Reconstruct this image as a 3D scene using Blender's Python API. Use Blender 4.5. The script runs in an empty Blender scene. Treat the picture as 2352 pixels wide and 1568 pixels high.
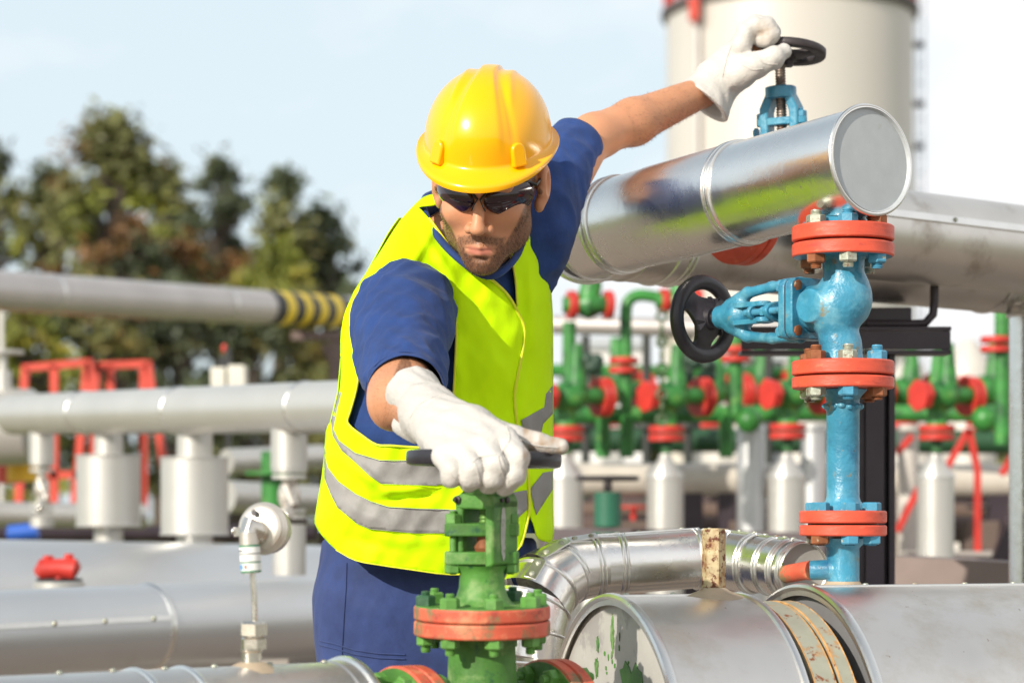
import bpy, bmesh, math, random
import numpy as np
from mathutils import Vector, Matrix, Euler
from mathutils.geometry import delaunay_2d_cdt

# ------------------------------------------------------------------ camera, sky, sun
sc = bpy.context.scene
COL = sc.collection
CZ = 1.15                      # camera height above the yard, metres
F, CX, HY = 5553.0, 1176.0, 1190.0   # focal length, optical axis and horizon measured on the photograph (2352 wide)
cam_d = bpy.data.cameras.new('camera'); cam = bpy.data.objects.new('camera', cam_d); COL.objects.link(cam)
cam.location = (0, 0, CZ); cam.rotation_euler = (math.radians(90), 0, 0)
cam_d.sensor_width = 36; cam_d.lens = 85; cam_d.shift_y = (HY - 784) / 2352
cam_d.clip_start = 0.05; cam_d.clip_end = 3000
cam_d.dof.use_dof = True; cam_d.dof.focus_distance = 3.68; cam_d.dof.aperture_fstop = 4.3
sc.camera = cam

SUN_AZ, SUN_EL = math.radians(40), math.radians(26)      # azimuth measured from behind the camera towards the left
sdir = Vector((-math.sin(SUN_AZ) * math.cos(SUN_EL), -math.cos(SUN_AZ) * math.cos(SUN_EL), math.sin(SUN_EL)))
sl = bpy.data.lights.new('sun', 'SUN'); sun = bpy.data.objects.new('sun', sl); COL.objects.link(sun)
sl.energy = 5.0; sl.angle = math.radians(0.6); sl.color = (1.0, 0.93, 0.82)
sun.rotation_euler = sdir.to_track_quat('Z', 'Y').to_euler()

w = bpy.data.worlds.new('World'); sc.world = w; w.use_nodes = True
nt = w.node_tree; nt.nodes.clear()
def N(t, typ, **k):
    n = t.nodes.new(typ)
    for a, b in k.items():
        if a.startswith('i_'): n.inputs[a[2:].replace('_', ' ')].default_value = b
        else: setattr(n, a, b)
    return n
out = N(nt, 'ShaderNodeOutputWorld'); bg = N(nt, 'ShaderNodeBackground'); nt.links.new(bg.outputs[0], out.inputs[0])
sky = N(nt, 'ShaderNodeTexSky', sky_type='NISHITA', sun_disc=False, sun_elevation=SUN_EL)
sky.sun_rotation = math.atan2(sdir.x, sdir.y); sky.air_density = 1.0; sky.dust_density = 2.2; sky.ozone_density = 1.0
bg.inputs['Strength'].default_value = 0.105
tc = N(nt, 'ShaderNodeTexCoord'); mp = N(nt, 'ShaderNodeMapping'); nt.links.new(tc.outputs['Generated'], mp.inputs[0])
mp.inputs['Location'].default_value = (2.35, 0.4, 1.0); mp.inputs['Scale'].default_value = (1, 1, 1.9)
nz = N(nt, 'ShaderNodeTexNoise', i_Scale=4.2, i_Detail=7.0, i_Roughness=0.52); nt.links.new(mp.outputs[0], nz.inputs['Vector'])
sx = N(nt, 'ShaderNodeSeparateXYZ'); nt.links.new(tc.outputs['Generated'], sx.inputs[0])
ma = N(nt, 'ShaderNodeMath', operation='MULTIPLY_ADD'); nt.links.new(sx.outputs[0], ma.inputs[0]); ma.inputs[1].default_value = 0.6
nt.links.new(nz.outputs[0], ma.inputs[2])
cr = N(nt, 'ShaderNodeValToRGB'); nt.links.new(ma.outputs[0], cr.inputs[0])
cr.color_ramp.elements[0].position = 0.45; cr.color_ramp.elements[0].color = (0, 0, 0, 1)
cr.color_ramp.elements[1].position = 0.66; cr.color_ramp.elements[1].color = (1, 1, 1, 1)
veil = N(nt, 'ShaderNodeMixRGB'); veil.inputs[0].default_value = 0.72; veil.inputs[2].default_value = (8.3, 9.5, 10.1, 1)
nt.links.new(sky.outputs[0], veil.inputs[1])
fz = N(nt, 'ShaderNodeMapRange'); fz.interpolation_type = 'SMOOTHSTEP'; nt.links.new(sx.outputs[2], fz.inputs[0])     # thin high haze, thickest near the horizon
for i_, v_ in ((1, .25), (2, .95), (3, .76), (4, .22)): fz.inputs[i_].default_value = v_
nt.links.new(fz.outputs[0], veil.inputs[0])
fc = N(nt, 'ShaderNodeMapRange'); fc.interpolation_type = 'SMOOTHSTEP'; nt.links.new(sx.outputs[2], fc.inputs[0])
for i_, v_ in ((1, .25), (2, .95), (3, 1.0), (4, .45)): fc.inputs[i_].default_value = v_
mc = N(nt, 'ShaderNodeMath', operation='MULTIPLY'); nt.links.new(fc.outputs[0], mc.inputs[0]); nt.links.new(cr.outputs[0], mc.inputs[1])
mx = N(nt, 'ShaderNodeMixRGB'); nt.links.new(mc.outputs[0], mx.inputs[0]); nt.links.new(veil.outputs[0], mx.inputs[1])
mx.inputs[2].default_value = (9.5, 9.55, 9.6, 1)
nt.links.new(mx.outputs[0], bg.inputs['Color'])

sc.view_settings.view_transform = 'Standard'; sc.view_settings.look = 'None'
sc.view_settings.exposure = 0.06; sc.view_settings.gamma = 1.0; sc.view_settings.use_curve_mapping = False
sc.cycles.max_bounces = 8
random.seed(7); rng = np.random.default_rng(7)

# ------------------------------------------------------------------ helpers
def P(x, y, Y):
    """a point Y metres from the camera plane, from its place in the photograph"""
    return Vector(((x - CX) / F * Y, Y, CZ - (y - HY) / F * Y))
def V(*a): return Vector(a)
ORG = {}
def thing(name, label, cat, loc=(0, 0, 0), group=None, rot=None):
    o = bpy.data.objects.new(name, None); COL.objects.link(o)
    o.empty_display_size = 0.05
    o.location = loc; ORG[o.name] = Vector(loc)
    if rot: o.rotation_euler = rot; ORG[o.name] = None
    o['label'] = label; o['category'] = cat
    if group: o['group'] = group
    return o
def tag(o, label, cat, group=None):
    o['label'] = label; o['category'] = cat
    if group: o['group'] = group
    return o
def link_mesh(name, verts, faces, mat, parent=None, smooth=40, bevel=0, local=False):
    me = bpy.data.meshes.new(name)
    vs = verts
    o = bpy.data.objects.new(name, me); COL.objects.link(o)
    org = Vector((0, 0, 0))
    if parent is not None:
        o.parent = parent
        po = ORG.get(parent.name)
        if po is not None and not local: org = po
        ORG[o.name] = po
    else:
        ORG[o.name] = org
    if isinstance(vs, np.ndarray): vs = (vs - np.array(org)).tolist()
    else: vs = [(v[0] - org[0], v[1] - org[1], v[2] - org[2]) for v in vs]
    me.from_pydata(vs, [], faces.tolist() if isinstance(faces, np.ndarray) else faces); me.validate(); me.update()
    mats = mat if isinstance(mat, (list, tuple)) else [mat]
    for m in mats: me.materials.append(m)
    if smooth:
        me.polygons.foreach_set('use_smooth', [True] * len(me.polygons))
        if smooth < 180: me.set_sharp_from_angle(angle=math.radians(smooth))
    if bevel:
        b = o.modifiers.new('bevel', 'BEVEL'); b.width = bevel; b.segments = 2; b.limit_method = 'ANGLE'; b.angle_limit = math.radians(40)
        b.harden_normals = False
    return o
def perp(a):
    a = Vector(a).normalized()
    h = Vector((0, 0, 1)) if abs(a.z) < 0.9 else Vector((1, 0, 0))
    x = h.cross(a).normalized(); y = a.cross(x).normalized()
    return a, x, y
class MB:
    def __init__(s): s.v = []; s.f = []
    def add(s, vs, fs):
        b = len(s.v); s.v += [tuple(v) for v in vs]; s.f += [tuple(i + b for i in f) for f in fs]; return s
    def lathe(s, prof, o, a, n=32, ph=0.0, arc=None):
        a, x, y = perp(a); o = Vector(o); vs = []; fs = []
        full = arc is None; m = n if full else n + 1
        for h, r in prof:
            for i in range(m):
                t = ph + (2 * math.pi * i / n if full else arc[0] + (arc[1] - arc[0]) * i / n)
                vs.append(o + a * h + (x * math.cos(t) + y * math.sin(t)) * max(r, 1e-5))
        for j in range(len(prof) - 1):
            for i in range(n if full else n):
                k = (i + 1) % m
                fs.append((j * m + i, j * m + k, (j + 1) * m + k, (j + 1) * m + i))
        return s.add(vs, fs)
    def cyl(s, o, a, r, h, n=32, c=0.0, r2=None):
        r2 = r if r2 is None else r2
        return s.lathe([(0, 0), (0, r - c), (c, r), (h - c, r2), (h, r2 - c), (h, 0)], o, a, n)
    def hexa(s, o, a, r, h, ph=0.3, dome=True):
        return s.lathe([(0, 0), (0, r), (h * .84, r), (h, r * .84), (h, 0)] if dome else [(0, 0), (0, r), (h, r), (h, 0)], o, a, 6, ph)
    def tube(s, pts, rad, n=20, caps=True, squash=None):
        pts = [Vector(p) for p in pts]; m = len(pts)
        rads = rad if isinstance(rad, (list, tuple)) else [rad] * m
        T = [(pts[min(i + 1, m - 1)] - pts[max(i - 1, 0)]).normalized() for i in range(m)]
        _, x, y = perp(T[0]); vs = []; fs = []
        for i in range(m):
            x = (x - T[i] * x.dot(T[i])).normalized(); y = T[i].cross(x).normalized()
            for k in range(n):
                t = 2 * math.pi * k / n
                vs.append(pts[i] + (x * math.cos(t) + y * math.sin(t)) * rads[i])
        for i in range(m - 1):
            for k in range(n):
                q = (k + 1) % n
                fs.append((i * n + k, i * n + q, (i + 1) * n + q, (i + 1) * n + k))
        if caps:
            fs.append(tuple(reversed(range(n)))); fs.append(tuple((m - 1) * n + k for k in range(n)))
        return s.add(vs, fs)
    def torus(s, o, a, R, r, n=48, m=12, r2=None, arc=None):
        a, x, y = perp(a); o = Vector(o); r2 = r2 or r; vs = []; fs = []
        for i in range(n):
            t = 2 * math.pi * i / n; d = x * math.cos(t) + y * math.sin(t)
            for k in range(m):
                p = 2 * math.pi * k / m
                vs.append(o + d * (R + r * math.cos(p)) + a * (r2 * math.sin(p)))
        for i in range(n):
            for k in range(m):
                fs.append((i * m + k, i * m + (k + 1) % m, ((i + 1) % n) * m + (k + 1) % m, ((i + 1) % n) * m + k))
        return s.add(vs, fs)
    def box(s, c, sz, X=(1, 0, 0), Y=(0, 1, 0), Z=(0, 0, 1)):
        X, Y, Z = Vector(X), Vector(Y), Vector(Z); c = Vector(c); vs = []
        for k in (-.5, .5):
            for j in (-.5, .5):
                for i in (-.5, .5): vs.append(c + X * (i * sz[0]) + Y * (j * sz[1]) + Z * (k * sz[2]))
        return s.add(vs, [(0, 2, 3, 1), (4, 5, 7, 6), (0, 1, 5, 4), (2, 6, 7, 3), (0, 4, 6, 2), (1, 3, 7, 5)])
    def beam(s, p, q, w, h=None):
        p, q = Vector(p), Vector(q); a, x, y = perp(q - p)
        return s.box((p + q) / 2, (w, h or w, (q - p).length), x, y, a)
    def prism(s, pts, o, X, Y, Z, t):
        o, X, Y, Z = Vector(o), Vector(X), Vector(Y), Vector(Z); n = len(pts)
        vs = [o + X * p[0] + Y * p[1] for p in pts] + [o + X * p[0] + Y * p[1] + Z * t for p in pts]
        return s.add(vs, [tuple(range(n))[::-1], tuple(range(n, 2 * n))] + [(i, (i + 1) % n, n + (i + 1) % n, n + i) for i in range(n)])
    def ball(s, o, r, n=20, m=12, sc=(1, 1, 1)):
        o = Vector(o)
        vs = [(o[0] + sc[0] * r * math.sin(math.pi * j / m) * math.cos(2 * math.pi * i / n), o[1] + sc[1] * r * math.sin(math.pi * j / m) * math.sin(2 * math.pi * i / n),
               o[2] + sc[2] * r * math.cos(math.pi * j / m)) for j in range(m + 1) for i in range(n)]
        return s.add(vs, [(j * n + i, (j + 1) * n + i, (j + 1) * n + (i + 1) % n, j * n + (i + 1) % n) for j in range(m) for i in range(n)])
    def build(s, name, mat, parent=None, smooth=40, bevel=0, local=False):
        bm = bmesh.new()
        me = bpy.data.meshes.new('t'); me.from_pydata(s.v, [], s.f); bm.from_mesh(me)
        bmesh.ops.remove_doubles(bm, verts=bm.verts, dist=2e-6)
        bmesh.ops.recalc_face_normals(bm, faces=bm.faces)
        bm.to_mesh(me); bm.free()
        vs = [v.co.copy() for v in me.vertices]; fs = [tuple(p.vertices) for p in me.polygons]
        bpy.data.meshes.remove(me)
        return link_mesh(name, vs, fs, mat, parent, smooth, bevel, local)
def copy_thing(o, dloc, label, cat=None):
    c = o.copy(); COL.objects.link(c); c.location = o.location + Vector(dloc); c['label'] = label
    for ch in o.children:
        d = ch.copy(); COL.objects.link(d); d.parent = c; d.matrix_parent_inverse = ch.matrix_parent_inverse.copy()
        for g in ch.children:
            e = g.copy(); COL.objects.link(e); e.parent = d
    return c
def spline(pts, n=8):
    """Catmull-Rom through a list of tuples"""
    a = np.array([list(p) for p in pts], float); a = np.vstack([2 * a[0] - a[1], a, 2 * a[-1] - a[-2]]); r = []
    for i in range(1, len(a) - 2):
        for k in range(n):
            t = k / n
            r.append(.5 * ((2 * a[i]) + (a[i + 1] - a[i - 1]) * t + (2 * a[i - 1] - 5 * a[i] + 4 * a[i + 1] - a[i + 2]) * t * t + (3 * a[i] - a[i - 1] - 3 * a[i + 1] + a[i + 2]) * t ** 3))
    r.append(a[-2]); return np.array(r)

# ------------------------------------------------------------------ implicit surfaces (bodies, gloves, castings)
def seg(p, a, b, r1, r2):
    a = np.array(a, np.float32); b = np.array(b, np.float32); ba = b - a
    t = np.clip(((p - a) @ ba) / (ba @ ba), 0, 1)
    return np.linalg.norm(p - a - t[:, None] * ba, axis=1) - (r1 + (r2 - r1) * t)
def ell(p, c, r, R=None):
    q = p - np.array(c, np.float32)
    if R is not None: q = q @ R
    r = np.array(r, np.float32)
    k0 = np.linalg.norm(q / r, axis=1); k1 = np.linalg.norm(q / (r * r), axis=1) + 1e-9
    return k0 * (k0 - 1) / k1
def smin(a, b, k):
    h = np.clip(.5 + .5 * (b - a) / k, 0, 1)
    return b + (a - b) * h - k * h * (1 - h)
def smax(a, b, k): return -smin(-a, -b, k)
def implicit(f, lo, hi, h, newton=1):
    B = 8; lo = np.array(lo, float); hi = np.array(hi, float)
    nb = np.ceil((hi - lo) / (B * h)).astype(int)
    g = np.stack(np.meshgrid(*[np.arange(k) for k in nb], indexing='ij'), -1).reshape(-1, 3)
    c = (lo + (g + .5) * B * h).astype(np.float32)
    act = g[np.abs(f(c)) < B * h * 1.25]
    L = np.stack(np.meshgrid(*[np.arange(B + 1)] * 3, indexing='ij'), -1)
    K = int((nb.max() + 2) * B)
    keys = []; pos = []; edges = []
    off = np.array([(i, j, k) for i in (0, 1) for j in (0, 1) for k in (0, 1)])
    E = [(a, b) for a in range(8) for b in range(a + 1, 8) if np.abs(off[a] - off[b]).sum() == 1]
    for s in range(0, len(act), 400):
        A = act[s:s + 400]; I = A[:, None, None, None, :] * B + L[None]
        val = f((lo + I.reshape(-1, 3) * h).astype(np.float32)).reshape(len(A), B + 1, B + 1, B + 1)
        S = val < 0
        cnt = sum(S[:, o[0]:o[0] + B, o[1]:o[1] + B, o[2]:o[2] + B].astype(int) for o in off)
        m = np.argwhere((cnt > 0) & (cnt < 8))
        if len(m):
            cv = np.stack([val[m[:, 0], m[:, 1] + o[0], m[:, 2] + o[1], m[:, 3] + o[2]] for o in off], 1)
            acc = np.zeros((len(m), 3)); n = np.zeros(len(m))
            for a, b in E:
                x = (cv[:, a] < 0) != (cv[:, b] < 0)
                t = np.where(x, cv[:, a] / np.where(x, cv[:, a] - cv[:, b], 1), 0)
                acc += np.where(x[:, None], off[a] + t[:, None] * (off[b] - off[a]), 0); n += x
            gi = A[m[:, 0]] * B + m[:, 1:]
            keys.append((gi[:, 0] * K + gi[:, 1]) * K + gi[:, 2]); pos.append(lo + (gi + acc / n[:, None]) * h)
        for ax in range(3):
            d = [0, 0, 0]; d[ax] = 1
            s0 = S[:, :B, :B, :B]; s1 = S[:, d[0]:B + d[0], d[1]:B + d[1], d[2]:B + d[2]]
            e = np.argwhere(s0 != s1)
            if len(e): edges.append((ax, A[e[:, 0]] * B + e[:, 1:], s0[tuple(e.T)]))
    keys = np.concatenate(keys); pos = np.concatenate(pos); o = np.argsort(keys); keys = keys[o]; pos = pos[o]
    Q = []
    for ax, gi, sg in edges:
        u, v = (ax + 1) % 3, (ax + 2) % 3; q = []; ok = np.ones(len(gi), bool)
        for du, dv in ((0, 0), (-1, 0), (-1, -1), (0, -1)):
            c = gi.copy(); c[:, u] += du; c[:, v] += dv
            k = (c[:, 0] * K + c[:, 1]) * K + c[:, 2]; j = np.clip(np.searchsorted(keys, k), 0, len(keys) - 1)
            ok &= keys[j] == k; q.append(j)
        q = np.stack(q, 1); q[~sg] = q[~sg][:, ::-1]; Q.append(q[ok])
    for _ in range(newton):
        p = pos.astype(np.float32); e = np.float32(h * .5); d = f(p)
        G = np.stack([f(p + np.eye(3, dtype=np.float32)[i] * e) - f(p - np.eye(3, dtype=np.float32)[i] * e) for i in range(3)], 1) / (2 * e)
        G /= (np.sum(G * G, 1)[:, None] + 1e-6)
        pos = pos - np.clip(d, -h, h)[:, None] * G
    return pos, np.concatenate(Q)
def noise3(p, s, seed=0):
    """cheap smooth pseudo noise for displacement"""
    r = np.random.default_rng(seed); v = 0
    for i in range(6):
        k = r.normal(size=3) * s * (1 + .5 * i); v = v + np.sin(p @ k + r.uniform(0, 6.3)) / (1 + .5 * i)
    return v / 3.5

# ------------------------------------------------------------------ materials
MATS = {}
def mat(name, col, rough=.5, metal=0.0, var=.12, vs=9, bump=.15, bs=60, patches=(), coat=0.0, stretch=(1, 1, 1), rvar=.1, spec=.5, fine=None, sheen=0, sss=0, dist=.002, attr=None, trans=0):
    m = bpy.data.materials.new(name); m.use_nodes = True; t = m.node_tree; t.nodes.clear(); L = t.links.new
    o = N(t, 'ShaderNodeOutputMaterial'); b = N(t, 'ShaderNodeBsdfPrincipled'); L(b.outputs[0], o.inputs[0])
    tc = N(t, 'ShaderNodeTexCoord'); mp = N(t, 'ShaderNodeMapping'); mp.inputs['Scale'].default_value = stretch; L(tc.outputs['Object'], mp.inputs[0])
    def noise(scale, det=4, ro=.55, seed=0):
        n = N(t, 'ShaderNodeTexNoise', noise_dimensions='4D'); n.inputs['Scale'].default_value = scale; n.inputs['Detail'].default_value = det; n.inputs['Roughness'].default_value = ro
        n.inputs['W'].default_value = seed; L(mp.outputs[0], n.inputs['Vector']); return n.outputs[0]
    def ramp(x, a, c):
        r = N(t, 'ShaderNodeMapRange'); r.inputs[1].default_value = a; r.inputs[2].default_value = c; r.clamp = True; L(x, r.inputs[0]); return r.outputs[0]
    def mixc(fac, c1, c2):
        x = N(t, 'ShaderNodeMixRGB')
        for i, v in ((0, fac), (1, c1), (2, c2)):
            if isinstance(v, (int, float)): x.inputs[i].default_value = v
            elif isinstance(v, tuple): x.inputs[i].default_value = (*v, 1)
            else: L(v, x.inputs[i])
        return x.outputs[0]
    c = tuple(col); lo = tuple(max(0, v * (1 - var)) for v in c); hi = tuple(min(1, v * (1 + var)) for v in c)
    cc = mixc(ramp(noise(vs), .3, .7), lo, hi)
    rr = N(t, 'ShaderNodeMath', operation='MULTIPLY_ADD'); L(noise(vs * 2.3, seed=3), rr.inputs[0]); rr.inputs[1].default_value = rvar * 2; rr.inputs[2].default_value = rough - rvar
    ro = rr.outputs[0]; me = metal
    for i, p in enumerate(patches):     # (colour, scale, threshold, softness, roughness)
        f = ramp(noise(p[1], 6, .65, 11 + 5 * i), p[2], p[2] + p[3]); cc = mixc(f, cc, tuple(p[0]))
        ro2 = mixc(f, ro, (p[4],) * 3); ro = ro2
        if metal > 0 and len(p) > 5:
            me = mixc(f, me if not isinstance(me, float) and not isinstance(me, int) else (me,) * 3, (0.0,) * 3)
    if attr:
        for nm, colr, rg in attr:
            at = N(t, 'ShaderNodeAttribute', attribute_name=nm); cc = mixc(at.outputs['Fac'], cc, tuple(colr))
    L(cc, b.inputs['Base Color']); L(ro, b.inputs['Roughness'])
    if isinstance(me, (float, int)): b.inputs['Metallic'].default_value = me
    else: L(me, b.inputs['Metallic'])
    b.inputs['Coat Weight'].default_value = coat; b.inputs['Coat Roughness'].default_value = .12; b.inputs['Specular IOR Level'].default_value = spec
    b.inputs['Sheen Weight'].default_value = sheen
    if sss: b.inputs['Subsurface Weight'].default_value = sss; b.inputs['Subsurface Radius'].default_value = (1, .35, .2); b.inputs['Subsurface Scale'].default_value = .006
    if trans: b.inputs['Transmission Weight'].default_value = trans
    if bump:
        bp = N(t, 'ShaderNodeBump'); bp.inputs['Strength'].default_value = bump; bp.inputs['Distance'].default_value = dist; L(noise(bs, 5, .6, 7), bp.inputs['Height'])
        last = bp
        if fine:
            b2 = N(t, 'ShaderNodeBump'); b2.inputs['Strength'].default_value = fine[1]; b2.inputs['Distance'].default_value = .0006; L(noise(fine[0], 2, .6, 9), b2.inputs['Height']); L(bp.outputs[0], b2.inputs['Normal']); last = b2
        L(last.outputs[0], b.inputs['Normal'])
    MATS[name] = m; return m

DIRT = (.20, .13, .07); RUST = (.22, .07, .025)
m_alu = mat('aluminium_cladding', (.86, .84, .81), .27, 1.0, .07, 5, .45, 9, patches=[((.52, .49, .44), 16, .64, .18, .45)], rvar=.08, dist=.004, fine=(900, .04))
m_alu2 = mat('dull_aluminium_cladding', (.80, .76, .71), .36, 1.0, .09, 5, .3, 7, patches=[((.60, .54, .46), 8, .50, .2, .5), ((.30, .24, .19), 60, .66, .05, .8)], rvar=.08, dist=.004, fine=(700, .2))
m_alu_dull = mat('weathered_aluminium', (.68, .65, .61), .40, 1.0, .10, 4, .3, 5, patches=[((.40, .34, .28), 8, .55, .2, .6)], dist=.004)
m_seam = mat('folded_metal_edge', (.80, .79, .76), .3, 1.0, .05, 20, .2, 60)
m_cap = mat('grey_end_plate', (.42, .445, .46), .55, .15, .05, 30, .15, 90, patches=[((.38, .38, .37), 40, .63, .1, .6)], fine=(1500, .2))
m_capd = mat('dirty_end_plate', (.42, .405, .375), .6, .1, .08, 14, .3, 60, patches=[((.30, .285, .27), 7, .50, .04, .6), ((.33, .25, .16), 13, .60, .08, .7)])
m_white = mat('pale_grey_paint', (.58, .565, .53), .38, .6, .05, 4, .2, 6, patches=[((.45, .40, .33), 6, .68, .2, .6)])
m_vessel = mat('vessel_cladding', (.62, .63, .64), .40, .75, .05, 3, .25, 4, patches=[((.40, .37, .33), 5, .66, .2, .6)])
m_blue = mat('blue_paint', (.040, .235, .365), .34, 0, .22, 22, .8, 55, patches=[((.13, .36, .47), 24, .50, .2, .4), ((.02, .13, .25), 16, .55, .12, .4), ((.22, .20, .12), 38, .61, .07, .6), ((.08, .05, .03), 95, .66, .04, .7)], fine=(400, .5), dist=.0035, coat=.2)
m_orange = mat('orange_red_paint', (.64, .085, .042), .45, 0, .14, 20, .35, 70, patches=[((.45, .06, .04), 28, .55, .14, .5), ((.72, .17, .09), 34, .58, .1, .5), ((.20, .16, .12), 70, .68, .04, .7)], fine=(500, .3), stretch=(1, 1, 2.4))
m_orange_w = mat('worn_orange_paint', (.58, .10, .05), .55, 0, .2, 16, .4, 60, patches=[((.60, .22, .11), 26, .52, .12, .6), ((.20, .15, .07), 21, .50, .10, .65), ((.35, .06, .04), 35, .58, .08, .6), ((.12, .20, .06), 55, .62, .05, .6)], fine=(500, .3))
m_green = mat('green_paint', (.065, .20, .03), .55, 0, .35, 18, .6, 55, patches=[((.22, .34, .12), 20, .50, .16, .7), ((.02, .09, .035), 34, .58, .08, .5), ((.28, .10, .04), 85, .67, .04, .7)], fine=(500, .4), dist=.003)
m_green_bg = mat('bright_green_paint', (.035, .20, .035), .42, 0, .4, 12, .3, 30, patches=[((.012, .07, .02), 14, .5, .15, .5), ((.12, .30, .06), 20, .58, .1, .5)])
m_red_bg = mat('red_paint', (.52, .035, .025), .42, 0, .2, 12, .3, 30)
m_redframe = mat('red_frame_paint', (.60, .07, .045), .45, 0, .15, 6, .2, 30)
m_bolt = mat('galvanised_steel', (.42, .44, .36), .45, .55, .2, 60, .5, 150, patches=[(RUST, 90, .52, .1, .75)])
m_boltr = mat('rusty_steel', (.26, .09, .035), .7, .2, .3, 60, .6, 150, patches=[((.40, .38, .26), 80, .58, .08, .6)])
m_boltb = mat('blue_painted_nut', (.06, .26, .40), .45, 0, .2, 50, .5, 120, patches=[((.45, .40, .24), 90, .60, .06, .6), ((.55, .10, .05), 60, .63, .05, .6)])
m_boltg = mat('green_painted_nut', (.10, .26, .05), .5, 0, .25, 50, .5, 120, patches=[((.20, .10, .04), 90, .70, .06, .6)])
m_boltgd = mat('dark_green_nut', (.03, .10, .045), .45, 0, .2, 50, .5, 120, patches=[((.5, .5, .48), 120, .68, .04, .6)])
m_black = mat('black_plastic', (.022, .020, .026), .38, 0, .2, 30, .4, 60, fine=(300, .3), rvar=.08)
m_black2 = mat('worn_black_iron', (.045, .036, .038), .5, .2, .3, 30, .4, 80, patches=[((.12, .06, .04), 50, .66, .1, .7)])
m_steel = mat('threaded_steel', (.22, .18, .15), .42, .8, .3, 90, .3, 150, patches=[(RUST, 80, .56, .1, .8)])
m_purple = mat('dark_steel_paint', (.040, .028, .036), .42, .1, .2, 10, .2, 30)
m_rusty = mat('rusty_yellow_coupling', (.46, .37, .21), .6, .1, .25, 40, .5, 90, patches=[((.26, .12, .045), 38, .44, .16, .75), ((.13, .04, .02), 100, .50, .08, .85)], fine=(400, .4))
m_wafer = mat('grey_green_flange', (.33, .33, .26), .5, .1, .14, 20, .3, 50, patches=[((.42, .22, .08), 20, .55, .08, .75), ((.20, .06, .02), 48, .60, .05, .85)])
m_waferedge = mat('rust_edge', (.52, .30, .12), .7, .1, .3, 40, .5, 90, patches=[((.20, .06, .02), 60, .58, .05, .9)])
m_mastic = mat('sealant', (.42, .33, .23), .75, 0, .15, 30, .6, 60, patches=[((.22, .10, .05), 50, .62, .1, .85)])
m_stain = mat('stainless_steel', (.66, .62, .56), .26, 1.0, .06, 30, .15, 60)
m_alum_cast = mat('cast_aluminium', (.66, .61, .54), .42, .8, .06, 30, .2, 90)
m_sticker = mat('white_sticker', (.78, .78, .74), .5, 0, .02, 30, 0)
m_gband = mat('green_band', (.03, .20, .10), .5, 0, .05, 30, 0)
m_bband = mat('blue_print', (.10, .30, .62), .5, 0, .05, 30, 0)
m_rband = mat('red_print', (.65, .08, .05), .5, 0, .05, 30, 0)
m_kband = mat('black_print', (.03, .03, .03), .5, 0, .05, 30, 0)
m_greyp = mat('grey_brown_pipe', (.54, .50, .475), .42, .5, .08, 4, .2, 6)
m_ystripe = mat('yellow_stripe', (.88, .62, .02), .45, 0, .08, 10, .1, 30)
m_kstripe = mat('black_stripe', (.02, .02, .022), .5, 0, .1, 10, .1, 30)
m_tank = mat('cream_tank_paint', (.54, .505, .46), .42, .05, .03, .4, .1, 1.5)
m_concrete = mat('weathered_concrete', (.36, .33, .30), .85, 0, .15, 3, .4, 30)
# ------------------------------------------------------------------ ground
def ground():
    me = MB(); s = 900
    me.add([(-s, -60, 0), (s, -60, 0), (s, 1500, 0), (-s, 1500, 0)], [(0, 1, 2, 3)])
    m = mat('ground_grass', (.13, .15, .045), .95, 0, .35, .35, .3, 5, patches=[((.30, .25, .16), .18, .50, .12, .95), ((.34, .16, .08), .45, .64, .06, .95)])
    o = me.build('ground', m, None, 0); o['kind'] = 'structure'
    g = MB(); g.add([(-7, -3, .004), (9, -3, .004), (9, 9, .004), (-7, 9, .004)], [(0, 1, 2, 3)])
    g = g.build('gravel_path', mat('gravel', (.23, .185, .15), .95, 0, .4, 9, .8, 60, patches=[((.12, .14, .05), 1.2, .6, .1, .95)]), None, 0); g['kind'] = 'structure'
ground()

E1 = V(.946, .326, 0).normalized(); E2 = V(-.61, .79, 0).normalized(); UP = V(0, 0, 1)
def bead(mb, o, a, R, r, w=None): return mb.torus(o, a, R, r, 72, 8, w)

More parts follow.
